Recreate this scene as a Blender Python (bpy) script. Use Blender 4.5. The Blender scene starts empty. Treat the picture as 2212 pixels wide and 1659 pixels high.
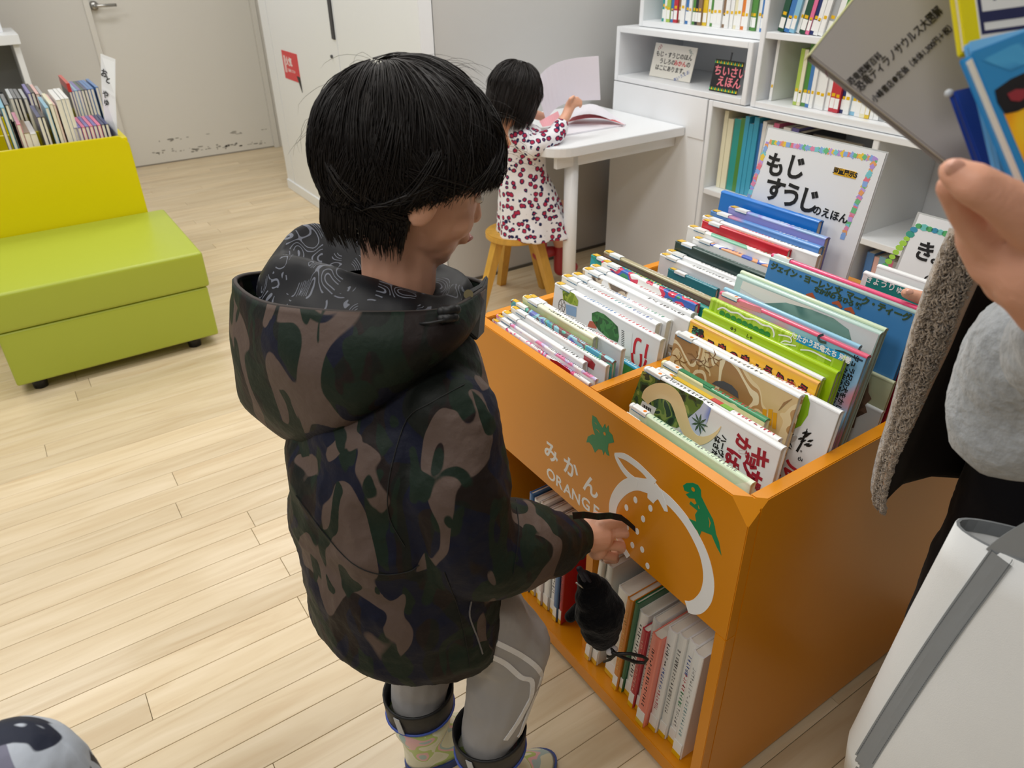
import bpy, bmesh, math, random
from mathutils import Vector as V, Matrix, noise
random.seed(7)
S = bpy.context.scene
COL = S.collection
PI = math.pi
# ---------------------------------------------------------------- camera
# room axes: X along the door wall, Y towards the door wall, Z up.  Camera 1.40 m above the floor.
FPX, CX, CY, H = 1610.0, 1106.0, 829.5, 1.40
ROT = Matrix(((0.82966, -0.29849, 0.47176), (-0.55808, -0.42169, 0.71464), (-0.01438, -0.85619, -0.51647)))
def _orth(m):
    r0 = m[0].normalized(); r2 = (m[2] - r0 * r0.dot(m[2])).normalized(); r1 = r2.cross(r0)
    return Matrix((r0, r1, r2))
ROT = _orth(ROT)
cam_d = bpy.data.cameras.new('camera'); cam = bpy.data.objects.new('camera', cam_d); COL.objects.link(cam)
cr = ROT @ V((1, 0, 0)); cu = ROT @ V((0, -1, 0)); cb = ROT @ V((0, 0, -1))
cam.matrix_world = Matrix(((cr.x, cu.x, cb.x, 0), (cr.y, cu.y, cb.y, 0), (cr.z, cu.z, cb.z, H), (0, 0, 0, 1)))
cam_d.sensor_width = 36; cam_d.lens = FPX / 2212 * 36
cam_d.clip_start = 0.02
cam_d.dof.use_dof = True; cam_d.dof.focus_distance = 1.25; cam_d.dof.aperture_fstop = 7.5
S.camera = cam
# ---------------------------------------------------------------- light
S.view_settings.view_transform = 'Standard'; S.view_settings.look = 'None'
S.view_settings.exposure = -0.13; S.view_settings.gamma = 1.0
S.view_settings.use_curve_mapping = False
w = bpy.data.worlds.new('room_light'); S.world = w; w.use_nodes = True
w.node_tree.nodes['Background'].inputs[0].default_value = (1.0, 0.985, 0.96, 1)
w.node_tree.nodes['Background'].inputs[1].default_value = 0.36
def area(name, loc, sx, sy, power, rot=(0, 0, 0), col=(1, 0.985, 0.965)):
    l = bpy.data.lights.new(name, 'AREA'); l.shape = 'RECTANGLE'; l.size = sx; l.size_y = sy; l.energy = power; l.color = col
    o = bpy.data.objects.new(name, l); o.location = loc; o.rotation_euler = rot; COL.objects.link(o)
for i, (x, y) in enumerate(((-0.9, 0.9), (1.1, 0.9), (-0.9, 2.4), (0.9, 2.6), (-0.9, 4.2), (0.9, 4.6), (2.0, 2.0), (-0.8, -0.3))):  # last position is an added fill to brighten the tote bag, no known fixture
    area('ceiling_and_fill_lamp', (x, y, 2.7), 1.2, 0.35, 17.5)
# ---------------------------------------------------------------- helpers
def ray(px, py): return ROT @ V((px - CX, py - CY, FPX))
C0 = V((0, 0, H))
FW = (ROT @ V((0, 0, 1))); FW.z = 0; FW.normalize()
RT = V((FW.y, -FW.x, 0))
def az(px, py, z=0.0): v = ray(px, py); return C0 + v * ((z - H) / v.z)
def ax(px, py, x): v = ray(px, py); return C0 + v * (x / v.x)
def ay(px, py, y): v = ray(px, py); return C0 + v * (y / v.y)
def ad(px, py, d): v = ray(px, py); return C0 + v * (d / v.dot(FW))
def ud(u, d, z): p = RT * u + FW * d; p.z = z; return p

def lin(h):
    h = h.lstrip('#'); c = [int(h[i:i + 2], 16) / 255 for i in (0, 2, 4)]
    return tuple((x / 12.92 if x <= .04045 else ((x + .055) / 1.055) ** 2.4) for x in c) + (1,)
MATS = {}
def mat(name, col, rough=.5, spec=.5, metal=0, bump=0, bscale=60, coat=0, var=0, vscale=8, sheen=0, stretch=None, emit=None, sss=0):
    if name in MATS: return MATS[name]
    m = bpy.data.materials.new(name); MATS[name] = m; m.use_nodes = True
    nt = m.node_tree; b = nt.nodes['Principled BSDF']
    b.inputs['Base Color'].default_value = lin(col); b.inputs['Roughness'].default_value = rough
    b.inputs['Specular IOR Level'].default_value = spec; b.inputs['Metallic'].default_value = metal
    b.inputs['Coat Weight'].default_value = coat; b.inputs['Coat Roughness'].default_value = .12
    b.inputs['Sheen Weight'].default_value = sheen
    if sss:
        b.inputs['Subsurface Weight'].default_value = sss; b.inputs['Subsurface Radius'].default_value = (.01, .004, .002); b.inputs['Subsurface Scale'].default_value = 1
    if bump or var:
        tc = nt.nodes.new('ShaderNodeTexCoord'); mp = nt.nodes.new('ShaderNodeMapping')
        nt.links.new(tc.outputs['Object'], mp.inputs[0])
        if stretch: mp.inputs['Scale'].default_value = stretch
    if bump:
        n = nt.nodes.new('ShaderNodeTexNoise'); n.inputs['Scale'].default_value = bscale; n.inputs['Detail'].default_value = 4
        bp = nt.nodes.new('ShaderNodeBump'); bp.inputs['Strength'].default_value = bump; bp.inputs['Distance'].default_value = .01
        nt.links.new(mp.outputs[0], n.inputs['Vector']); nt.links.new(n.outputs[0], bp.inputs['Height']); nt.links.new(bp.outputs[0], b.inputs['Normal'])
    if var:
        n = nt.nodes.new('ShaderNodeTexNoise'); n.inputs['Scale'].default_value = vscale; n.inputs['Detail'].default_value = 5
        nt.links.new(mp.outputs[0], n.inputs['Vector'])
        r = nt.nodes.new('ShaderNodeValToRGB'); c = lin(col)
        r.color_ramp.elements[0].position = .3; r.color_ramp.elements[1].position = .7
        r.color_ramp.elements[0].color = tuple(max(0, x * (1 - var)) for x in c[:3]) + (1,)
        r.color_ramp.elements[1].color = tuple(min(1, x * (1 + var)) for x in c[:3]) + (1,)
        nt.links.new(n.outputs[0], r.inputs[0]); nt.links.new(r.outputs[0], b.inputs['Base Color'])
    if emit:
        b.inputs['Emission Color'].default_value = lin(col); b.inputs['Emission Strength'].default_value = emit
    return m
def art(name, cols, scale=12, rough=.32, stretch=None, coat=.3, seed=0, hard=True, bump=0):
    """several print colours laid out as patches by noise"""
    if name in MATS: return MATS[name]
    m = mat(name, cols[0], rough, coat=coat); nt = m.node_tree; b = nt.nodes['Principled BSDF']
    tc = nt.nodes.new('ShaderNodeTexCoord'); mp = nt.nodes.new('ShaderNodeMapping'); nt.links.new(tc.outputs['Object'], mp.inputs[0])
    mp.inputs['Location'].default_value = (seed * 1.7, seed * .9, seed * 2.3)
    if stretch: mp.inputs['Scale'].default_value = stretch
    n = nt.nodes.new('ShaderNodeTexNoise'); n.inputs['Scale'].default_value = scale; n.inputs['Detail'].default_value = 1.2; n.inputs['Distortion'].default_value = .4
    nt.links.new(mp.outputs[0], n.inputs['Vector'])
    r = nt.nodes.new('ShaderNodeValToRGB'); r.color_ramp.interpolation = 'CONSTANT' if hard else 'LINEAR'
    k = len(cols); e = r.color_ramp.elements
    e[0].position = 0; e[0].color = lin(cols[0]); e[1].position = .36 + .3 * 1 / k; e[1].color = lin(cols[1])
    for i in range(2, k):
        x = e.new(.36 + .3 * i / k); x.color = lin(cols[i])
    nt.links.new(n.outputs[0], r.inputs[0]); nt.links.new(r.outputs[0], b.inputs['Base Color'])
    if bump:
        bn = nt.nodes.new('ShaderNodeTexNoise'); bn.inputs['Scale'].default_value = 25; bn.inputs['Detail'].default_value = 3
        bp = nt.nodes.new('ShaderNodeBump'); bp.inputs['Strength'].default_value = bump; bp.inputs['Distance'].default_value = .02
        nt.links.new(tc.outputs['Object'], bn.inputs['Vector']); nt.links.new(bn.outputs[0], bp.inputs['Height']); nt.links.new(bp.outputs[0], b.inputs['Normal'])
    return m
def camo(name, base, layers, scale=5, rough=.6, seed=0, stretch=(1, 1, .7), weave=.15):
    """base colour overlaid by hard-edged blob layers (colour, threshold)"""
    m = mat(name, base, rough); nt = m.node_tree; b = nt.nodes['Principled BSDF']; b.inputs['Specular IOR Level'].default_value = .22
    tc = nt.nodes.new('ShaderNodeTexCoord'); prev = None
    for i, (c, th, sc) in enumerate(layers):
        mp = nt.nodes.new('ShaderNodeMapping'); mp.inputs['Location'].default_value = (seed + i * 3.1, i * 5.7, seed * 2 - i * 1.3); mp.inputs['Scale'].default_value = stretch
        nt.links.new(tc.outputs['Object'], mp.inputs[0])
        n = nt.nodes.new('ShaderNodeTexNoise'); n.inputs['Scale'].default_value = scale * sc; n.inputs['Detail'].default_value = 1.0; n.inputs['Distortion'].default_value = .9
        nt.links.new(mp.outputs[0], n.inputs['Vector'])
        mr = nt.nodes.new('ShaderNodeMapRange'); mr.inputs['From Min'].default_value = th; mr.inputs['From Max'].default_value = th + .012
        nt.links.new(n.outputs[0], mr.inputs[0])
        mx = nt.nodes.new('ShaderNodeMix'); mx.data_type = 'RGBA'; nt.links.new(mr.outputs[0], mx.inputs['Factor'])
        if prev is None: mx.inputs[6].default_value = lin(base)
        else: nt.links.new(prev, mx.inputs[6])
        mx.inputs[7].default_value = lin(c); prev = mx.outputs[2]
    nt.links.new(prev, b.inputs['Base Color'])
    wv = nt.nodes.new('ShaderNodeTexNoise'); wv.inputs['Scale'].default_value = 28; wv.inputs['Detail'].default_value = 6
    bp = nt.nodes.new('ShaderNodeBump'); bp.inputs['Strength'].default_value = weave; bp.inputs['Distance'].default_value = .02
    nt.links.new(tc.outputs['Object'], wv.inputs['Vector']); nt.links.new(wv.outputs[0], bp.inputs['Height']); nt.links.new(bp.outputs[0], b.inputs['Normal'])
    return m

class MB:
    def __init__(s): s.v = []; s.f = []; s.m = []
    def add(s, vs, fs, mi=0, M=None):
        o = len(s.v); s.v += [tuple(M @ V(p)) if M else tuple(p) for p in vs]
        s.f += [tuple(i + o for i in f) for f in fs]; s.m += [mi] * len(fs); return s
    def box(s, lo, hi, mi=0, M=None):
        (a, b, c), (d, e, f) = lo, hi
        return s.add([(a, b, c), (d, b, c), (d, e, c), (a, e, c), (a, b, f), (d, b, f), (d, e, f), (a, e, f)],
                     [(0, 3, 2, 1), (4, 5, 6, 7), (0, 1, 5, 4), (1, 2, 6, 5), (2, 3, 7, 6), (3, 0, 4, 7)], mi, M)
    def prism(s, pts, d, mi=0, M=None):
        """pts: 3D ring; extruded by vector d"""
        n = len(pts); d = V(d); vs = [V(p) for p in pts] + [V(p) + d for p in pts]
        fs = [tuple(range(n))[::-1], tuple(range(n, 2 * n))] + [(i, (i + 1) % n, n + (i + 1) % n, n + i) for i in range(n)]
        return s.add(vs, fs, mi, M)
    def loft(s, rings, mi=0, caps=True, closed=True, M=None):
        n = len(rings[0]); vs = [p for r in rings for p in r]; fs = []
        for k in range(len(rings) - 1):
            for i in range(n if closed else n - 1):
                j = (i + 1) % n; fs.append((k * n + i, k * n + j, (k + 1) * n + j, (k + 1) * n + i))
        if caps and closed: fs += [tuple(range(n))[::-1], tuple(range((len(rings) - 1) * n, len(rings) * n))]
        return s.add(vs, fs, mi, M)
    def tube(s, pts, r, n=8, mi=0, M=None, caps=True):
        pts = [V(p) for p in pts]; k = len(pts); rs = r if isinstance(r, (list, tuple)) else [r] * k
        rings = []; up = None
        for i, p in enumerate(pts):
            t = (pts[min(i + 1, k - 1)] - pts[max(i - 1, 0)]).normalized()
            if up is None: up = t.orthogonal().normalized()
            up = (up - t * up.dot(t)).normalized(); b = t.cross(up)
            rings.append([p + (up * math.cos(2 * PI * j / n) + b * math.sin(2 * PI * j / n)) * rs[i] for j in range(n)])
        return s.loft(rings, mi, caps, True, M)
    def ball(s, c, r, n=12, mi=0, M=None):
        c = V(c); r = V((r, r, r)) if not hasattr(r, '__len__') else V(r)
        k = n // 2 + 1
        rings = [[c + V((r.x * math.sin(PI * a / k) * math.cos(2 * PI * j / n), r.y * math.sin(PI * a / k) * math.sin(2 * PI * j / n), r.z * math.cos(PI * a / k))) for j in range(n)] for a in range(1, k)]
        o = [c + V((0, 0, r.z))]; e = [c - V((0, 0, r.z))]
        vs = o + [p for g in rings for p in g] + e; fs = []
        for j in range(n):
            q = (j + 1) % n; fs.append((0, 1 + j, 1 + q)); L = 1 + (len(rings) - 1) * n; fs.append((len(vs) - 1, L + q, L + j))
            for a in range(len(rings) - 1):
                fs.append((1 + a * n + j, 1 + (a + 1) * n + j, 1 + (a + 1) * n + q, 1 + a * n + q))
        return s.add(vs, fs, mi, M)
    def join(s, o, M): return s.add(o.v, o.f, 0, M)
    def mesh(s, name, mats, smooth=False):
        me = bpy.data.meshes.new(name); me.from_pydata(s.v, [], s.f)
        for m in (mats if isinstance(mats, (list, tuple)) else [mats]): me.materials.append(m)
        if any(s.m): me.polygons.foreach_set('material_index', s.m)
        if smooth: me.polygons.foreach_set('use_smooth', [True] * len(me.polygons))
        me.update(); return me
    def build(s, name, mats, parent=None, smooth=False, bevel=0, loc=None, seg=2, fix=False):
        me = s.mesh(name, mats, smooth)
        if fix or bevel:
            bm = bmesh.new(); bm.from_mesh(me); bmesh.ops.remove_doubles(bm, verts=bm.verts, dist=1e-6); bmesh.ops.recalc_face_normals(bm, faces=bm.faces)
            if bevel: 
                bmesh.ops.bevel(bm, geom=[e for e in bm.edges if len(e.link_faces) == 2 and e.calc_face_angle(0) > .5], offset=bevel, segments=seg, affect='EDGES', clamp_overlap=True)
            bm.to_mesh(me); bm.free()
        return link(name, me, parent, loc)
def link(name, data, parent=None, loc=None):
    o = bpy.data.objects.new(name, data); COL.objects.link(o)
    if parent: o.parent = parent
    if loc is not None: o.location = loc
    return o
def tag(o, label=None, cat=None, group=None, kind=None):
    if label: o['label'] = label
    if cat: o['category'] = cat
    if group: o['group'] = group
    if kind: o['kind'] = kind
    return o
def empty(name, loc=(0, 0, 0), label=None, cat=None, group=None, M=None):
    o = link(name, None)
    if M is not None: o.matrix_world = M
    else: o.location = loc
    return tag(o, label, cat, group)
def struct(name, mb, m, parent=None, **k):
    o = mb.build(name, m, parent, **k)
    if not parent: o['kind'] = 'structure'
    return o
def remesh(name, mb, mats, parent, voxel=.004, smooth=4, disp=None, loc=None, keep=False, decim=0):
    """fuse overlapping shapes into one continuous skin"""
    me = mb.mesh(name, mats); o = link(name, me)
    md = o.modifiers.new('r', 'REMESH'); md.mode = 'VOXEL'; md.voxel_size = voxel; md.use_smooth_shade = True
    if smooth:
        sm = o.modifiers.new('s', 'SMOOTH'); sm.iterations = smooth; sm.factor = .6
    if decim:
        dc = o.modifiers.new('d', 'DECIMATE'); dc.ratio = decim
    dg = bpy.context.evaluated_depsgraph_get(); new = bpy.data.meshes.new_from_object(o.evaluated_get(dg))
    bpy.data.objects.remove(o); bpy.data.meshes.remove(me)
    new.name = name
    if disp:
        cs = [(V(v.co), V(v.normal)) for v in new.vertices]; out = []
        for p, n in cs: out.extend(disp(p, n))
        new.vertices.foreach_set('co', out)
    for p in new.polygons: p.use_smooth = True
    new.materials.clear(); new.materials.append(mats if not isinstance(mats, (list, tuple)) else mats[0])
    new.update(); return link(name, new, parent, loc)
def cone(mb, a, b, ra, rb, n=14):
    """capsule with two radii"""
    a, b = V(a), V(b); mb.tube([a, b], [ra, rb], n); mb.ball(a, ra, n); mb.ball(b, rb, n)
def chain(mb, pts, rs, n=14):
    for i in range(len(pts) - 1): cone(mb, pts[i], pts[i + 1], rs[i], rs[i + 1], n)
TEXTS = []
def text(s, size, m, M, parent, name='lettering', bold=0, ext=.00025, align='CENTER', shear=0):
    """M: frame with local x = reading direction, y = up of the letters, z = off the surface"""
    c = bpy.data.curves.new(name, 'FONT'); c.body = s; c.size = size; c.extrude = ext; c.offset = bold; c.align_x = align; c.align_y = 'CENTER'; c.resolution_u = 3; c.shear = shear
    o = bpy.data.objects.new(name + '_tmp', c); COL.objects.link(o); TEXTS.append((o, m, M, parent, name)); return o
def flush_text():
    dg = bpy.context.evaluated_depsgraph_get()
    for o, m, M, parent, name in TEXTS:
        me = bpy.data.meshes.new_from_object(o.evaluated_get(dg)); me.name = name; me.materials.clear(); me.materials.append(m)
        n = link(name, me, parent); n.matrix_local = M; c = o.data; bpy.data.objects.remove(o); bpy.data.curves.remove(c)
def frame(o, x, y):
    x = V(x).normalized(); z = x.cross(V(y)).normalized(); y = z.cross(x)
    return Matrix(((x.x, y.x, z.x, o[0]), (x.y, y.y, z.y, o[1]), (x.z, y.z, z.z, o[2]), (0, 0, 0, 1)))
def flat(mb, pts2, M, th=.0004, mi=0):
    """thin printed / stuck-on patch: 2D outline in frame M"""
    mb.prism([(x, y, 0) for x, y in pts2], (0, 0, th), mi, M)
def stroke(mb, pts, M, th=.0006, mi=0):
    """brush stroke in frame M; pts (x, y, width)"""
    L, Rr = [], []
    for i, (x, y, wd) in enumerate(pts):
        a = V(pts[max(i - 1, 0)][:2]); b = V(pts[min(i + 1, len(pts) - 1)][:2]); t = (b - a).normalized(); n = V((-t.y, t.x))
        L.append(V((x, y)) + n * wd / 2); Rr.append(V((x, y)) - n * wd / 2)
    for i in range(len(pts) - 1):
        mb.prism([(*L[i], 0), (*L[i + 1], 0), (*Rr[i + 1], 0), (*Rr[i], 0)], (0, 0, th), mi, M)
def spline(pts, k=5):
    out = []; n = len(pts)
    for i in range(n - 1):
        p0, p1, p2, p3 = (pts[max(i - 1, 0)], pts[i], pts[i + 1], pts[min(i + 2, n - 1)])
        for j in range(k):
            t = j / k; out.append(tuple(.5 * ((2 * b) + (-a + c) * t + (2 * a - 5 * b + 4 * c - d) * t * t + (-a + 3 * b - 3 * c + d) * t ** 3) for a, b, c, d in zip(p0, p1, p2, p3)))
    out.append(tuple(pts[-1])); return out
# ---------------------------------------------------------------- palette
WALL = mat('wall_paint', '#d6d4cf', .8, .3, bump=.04, bscale=180)
DOORP = mat('door_paint', '#dcdad4', .45, .4)
WHITE = mat('white_panel', '#eceff2', .38, .5)
WHITE2 = mat('white_laminate', '#e9ecef', .35, .5)
STEEL = mat('brushed_steel', '#b9b9b8', .3, metal=1)
DARKM = mat('dark_metal', '#55565a', .45, metal=.8)
RED = mat('red_print', '#d8343c', .4); WHT = mat('white_print', '#f5f6f6', .4); BLK = mat('black_print', '#161616', .45)
ORANGE = mat('orange_paint', '#dc8c0c', .3, .45, bump=.015, bscale=900)
YELLOW = mat('yellow_paint', '#dcce00', .3, .45)
LIME = mat('lime_vinyl', '#a9b63c', .34, .5, bump=.05, bscale=14)
BLACKP = mat('black_plastic', '#17181a', .45)
def wood_mat():
    m = mat('birch_floor', '#e2cda3', .36, .5, coat=.12); nt = m.node_tree; b = nt.nodes['Principled BSDF']
    tc = nt.nodes.new('ShaderNodeTexCoord'); mp = nt.nodes.new('ShaderNodeMapping'); oi = nt.nodes.new('ShaderNodeObjectInfo')
    mp.inputs['Scale'].default_value = (1.6, 16, 4); nt.links.new(tc.outputs['Object'], mp.inputs[0])
    cx = nt.nodes.new('ShaderNodeCombineXYZ'); mu = nt.nodes.new('ShaderNodeMath'); mu.operation = 'MULTIPLY'; mu.inputs[1].default_value = 60
    nt.links.new(oi.outputs['Random'], mu.inputs[0]); nt.links.new(mu.outputs[0], cx.inputs[0]); nt.links.new(mu.outputs[0], cx.inputs[1]); nt.links.new(cx.outputs[0], mp.inputs['Location'])
    n = nt.nodes.new('ShaderNodeTexNoise'); n.inputs['Scale'].default_value = 1.6; n.inputs['Detail'].default_value = 7; n.inputs['Distortion'].default_value = 1.1; nt.links.new(mp.outputs[0], n.inputs['Vector'])
    r = nt.nodes.new('ShaderNodeValToRGB'); e = r.color_ramp.elements
    e[0].position = .25; e[0].color = lin('#d3b78b'); e[1].position = .75; e[1].color = lin('#ead6b3'); x = e.new(.5); x.color = lin('#e0caa2')
    nt.links.new(n.outputs[0], r.inputs[0])
    hs = nt.nodes.new('ShaderNodeHueSaturation'); mr = nt.nodes.new('ShaderNodeMapRange'); mr.inputs['To Min'].default_value = .83; mr.inputs['To Max'].default_value = .97; hs.inputs['Saturation'].default_value = .9
    nt.links.new(oi.outputs['Random'], mr.inputs[0]); nt.links.new(mr.outputs[0], hs.inputs['Value']); nt.links.new(r.outputs[0], hs.inputs['Color']); nt.links.new(hs.outputs[0], b.inputs['Base Color'])
    return m
WOODF = wood_mat()
# ---------------------------------------------------------------- floor
fl = struct('floor', MB().box((-1.9, -1.2, -.04), (3.2, 6.25, -.012)), mat('floor_gap', '#b39c70', .8))
PW = .0787
lens = (.9, 1.35, 1.8, 1.8); pm = {}
for L in sorted(set(lens)):
    g = .0005
    pm[L] = MB().box((g, g, -.012), (L - g, PW - g, 0)).build('plank_src', WOODF, bevel=.0008, seg=1)
srcs = {L: o.data for L, o in pm.items()}
for o in list(pm.values()): bpy.data.objects.remove(o)
assert not [q for q in S.objects if q.name.startswith('plank_src')]
rr = random.Random(3); y = -.57; row = 0; cnt = 0
while y < 6.05:
    xlo = -.75 if y > .8 else -.35
    xhi = 2.6 if y < 2.8 else 1.9
    if y < .6: xhi = 2.3
    x = xlo - rr.uniform(0, .8)
    while x < xhi and y < 6.0:
        L = rr.choice(lens)
        if cnt < 296: link('plank', srcs[L], fl, (x, y, 0)); cnt += 1
        x += L
    y += PW; row += 1
# ---------------------------------------------------------------- walls
YD = 5.98; XP = 1.48; YG = 2.83; XS = 2.72
wb = struct('wall_back', MB().box((-1.9, YD, 0), (.70, YD + .12, 2.7)).box((1.80, YD, 0), (XP + .42, YD + .12, 2.7)).box((.70, YD, 2.08), (1.80, YD + .12, 2.7)), WALL)
EP = az(624, 405).y
wp = struct('wall_partition', MB().box((XP + .021, YG + .125, 0), (XP + .42, EP, 2.7)).box((1.85, EP + .001, 0), (XP + .42, YD, 2.7)), WALL)
wg = struct('wall_gray', MB().box((XP + .05, YG - .001, 0), (3.2, YG + .12, 2.7)), mat('gray_wall_paint', '#c4c4c2', .75, .3, bump=.03, bscale=160))
wr = struct('wall_right', MB().box((XS + .04, -1.2, 0), (XS + .14, YG, 2.7)), WALL)
struct('wall_front_unseen', MB().box((-1.9, -1.32, 0), (3.2, -1.2, 2.72)), mat('low_bounce_tone', '#79736a', .8))  # unseen wall added to block ambient light; dark tone cuts bounce on the bin
struct('ceiling', MB().box((-1.9, -1.2, 2.74), (3.2, 6.2, 2.8)), mat('ceiling_white', '#e8e8e4', .9))
# door in the back wall
dl = .70; dr = 1.80
d1 = struct('door_1', MB().box((dl + .035, YD + .02, .008), (dr - .035, YD + .06, 2.05)), None or DOORP, bevel=.002)
fr = MB().box((dl, YD - .012, 0), (dl + .035, YD + .07, 2.08)).box((dr - .035, YD - .012, 0), (dr, YD + .07, 2.08)).box((dl, YD - .012, 2.05), (dr, YD + .07, 2.09))
fr.build('door_frame', DOORP, d1, bevel=.002)
h = ay(203, 12, YD); hm = MB(); hm.tube([(h.x, YD + .02, h.z), (h.x, YD - .005, h.z)], .027, 20).tube([(h.x, YD, h.z), (h.x, YD - .05, h.z)], .010, 12)
hm.tube([(h.x, YD - .05, h.z), (h.x + .015, YD - .055, h.z), (h.x + .125, YD - .055, h.z)], .0095, 12); hm.build('door_handle', STEEL, d1, smooth=True)
rs = random.Random(5); sc = MB()
for k in range(70):
    px = rs.uniform(330, 585); t = (px - 330) / 255; py = 331 - 24 * t + rs.gauss(0, 2.2) if rs.random() < .8 else 305 - 26 * t + rs.gauss(0, 1.5)
    p = ay(px, py, YD + .02); a = rs.uniform(.003, .016) if rs.random() < .85 else rs.uniform(.01, .03); b = rs.uniform(.002, .006)
    M = frame((p.x, YD + .0199, p.z), (1, 0, 0), (0, 0, 1)); flat(sc, [(a * math.cos(q * PI / 3), b * math.sin(q * PI / 3)) for q in range(6)], M, .0003)
tag(sc.build('scuff_mark', mat('black_scuff', '#8d8a83', .8), d1), kind='stuff')
# partition with flush doors, seen edge on
e0 = az(624, 405).y; 
pp = struct('door_2', MB().box((XP, 3.72, .02), (XP + .02, e0 - .14, 2.4)).box((XP, YG + .02, .02), (XP + .02, 3.712, 2.4)).box((XP, e0 - .132, .0), (XP + .02, e0, 2.5)), WHITE, bevel=.002)
sl = ax(714, 20, XP); MB().box((XP - .006, sl.y - .02, sl.z - .13), (XP + .001, sl.y + .02, sl.z + .10)).build('pull_handle', DARKM, pp, bevel=.002)
kh = ax(718, 122, XP); MB().tube([(XP, kh.y, kh.z), (XP - .008, kh.y, kh.z)], .008, 12).build('lock', DARKM, pp)
struct('baseboard_partition', MB().box((XP - .008, YG, 0), (XP + .002, e0, .06)), WHITE, bevel=.002)
tr = struct('trim_1', MB().box((XP - .014, YG - .006, 0), (XP + .045, YG + .10, 2.7)), WHITE, bevel=.003)
struct('baseboard_gray', MB().box((XP + .05, YG - .006, 0), (3.1, YG, .014)), mat('dark_skirting', '#5b5850', .6))
# red fire sign on the partition
q = [ax(*p, XP) for p in ((610, 119), (643, 129), (648, 167), (616, 159))]
yc = sum(p.y for p in q) / 4; zc = sum(p.z for p in q) / 4
sg = empty('fire_sign', (XP - .002, yc, zc), 'small red sign with white lettering on the white partition by the door', 'sign')
MB().box((0, -.125, -.075), (.002, .125, .075)).build('plate', RED, sg, bevel=.0008)
flat(mb := MB(), [(-.1, -.04), (-.09, -.04), (-.09, .05), (-.1, .05)], frame((0, 0, 0), (0, -1, 0), (0, 0, 1)), .0005)
flat(mb, [(-.08, -.04), (-.075, -.04), (-.075, .05), (-.08, .05)], frame((0, 0, 0), (0, -1, 0), (0, 0, 1)), .0005); mb.build('stripe', WHT, sg)
text('火気', .05, WHT, frame((-.0005, .02, .02), (0, -1, 0), (0, 0, 1)), sg, bold=.001)
text('ご遠慮ください', .018, WHT, frame((-.0005, .0, -.025), (0, -1, 0), (0, 0, 1)), sg)
bt = ax(647, 178, XP); o = MB().prism([(XP - .001, bt.y + .02, bt.z + .03), (XP - .001, bt.y - .025, bt.z + .03), (XP - .001, bt.y - .03, bt.z - .05)], (-.003, 0, 0)).build('sticker', BLACKP); tag(o, 'small black triangular tab under the red sign', 'sticker')
# ---------------------------------------------------------------- white shelving on the right
XF = 2.33; TH = .022
def unit(name, label, y0, y1, z0, z1, x0, x1, shelves=(), back=True, divs=()):
    u = empty(name, (x0, (y0 + y1) / 2, z0), label, 'shelf'); o = V((x0, (y0 + y1) / 2, z0))
    def b(lo, hi, n): MB().box(V(lo) - o, V(hi) - o).build(n, WHITE2, u, bevel=.0018)
    b((x0, y0, z0), (x1, y0 + TH, z1), 'side_panel'); b((x0, y1 - TH, z0), (x1, y1, z1), 'side_panel')
    b((x0, y0 + TH, z1 - TH), (x1, y1 - TH, z1), 'top_panel'); b((x0, y0 + TH, z0), (x1, y1 - TH, z0 + TH), 'bottom_panel')
    for z in shelves: b((x0 + .004, y0 + TH, z - TH), (x1 - .01, y1 - TH, z), 'shelf_board')
    for y, za, zb in divs: b((x0 + .003, y - TH / 2, za), (x1 - .01, y + TH / 2, zb), 'divider')
    if back: b((x1 - .008, y0 + TH, z0 + TH), (x1, y1 - TH, z1 - TH), 'back_panel')
    return u
# open display box above the desk end, panel below it
unit('display_cubby', 'white open cubby above the desk holding two small signs', 1.93, 2.67, .843, 1.058, XF, XS)
u = empty('desk_end_panel', (XF, 2.4, 0), 'plain white panel closing the right end of the desk', 'panel')
MB().box((0, -.29, .0), (.018, .27, .84)).build('panel', WHITE2, u, bevel=.0015)
MB().box((-.004, -.29, .685), (.0, -.2, .84)).build('edge_strip', WHITE2, u, bevel=.001)
# low shelf with the big books
unit('low_bookshelf', 'long low white bookshelf with tall picture books behind the lettered sign', .25, 2.105, .05, .84, XF - .002, XS, shelves=(.50,), divs=((1.385, .06, .83),))
# wide cabinet above it: cubbies with leaning books
unit('upper_bookshelf', 'tall white wall bookshelf with rows of thin books, right of the cubby', .25, 1.915, .842, 1.62, XF + .01, XS, shelves=(1.095,))
unit('top_bookshelf', 'white bookshelf standing on top of the display cubby', 1.93, 2.60, 1.06, 1.6, XF + .06, XS, shelves=())
# ---------------------------------------------------------------- desk
dz = .72
dk = empty('desk', (2.0, 2.52, 0), 'white desk with a rounded corner built against the gray wall', 'desk'); o = V((2.0, 2.52, 0))
x0, y0, x1, y1, rc = 1.655, 2.215, XF - .002, YG - .002, .11
pts = [(x1, y0), (x1, y1), (x0, y1)]
pts += [(x0 + rc - rc * math.cos(a), y0 + rc - rc * math.sin(a)) for a in [i * PI / 16 for i in range(9)]]
MB().prism([(x - o.x, y - o.y, dz - .035) for x, y in pts], (0, 0, .035)).build('desktop', WHITE2, dk, bevel=.002, fix=True)
MB().box((x0 + .06 - o.x, y0 + .05 - o.y, dz - .085), (x1 - o.x, y0 + .07 - o.y, dz - .035)).build('apron', WHITE2, dk)
MB().tube([(1.805 - o.x, y0 + .075 - o.y, 0), (1.805 - o.x, y0 + .075 - o.y, dz - .035)], .0275, 24).build('leg', WHITE2, dk, smooth=True, fix=True)
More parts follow.
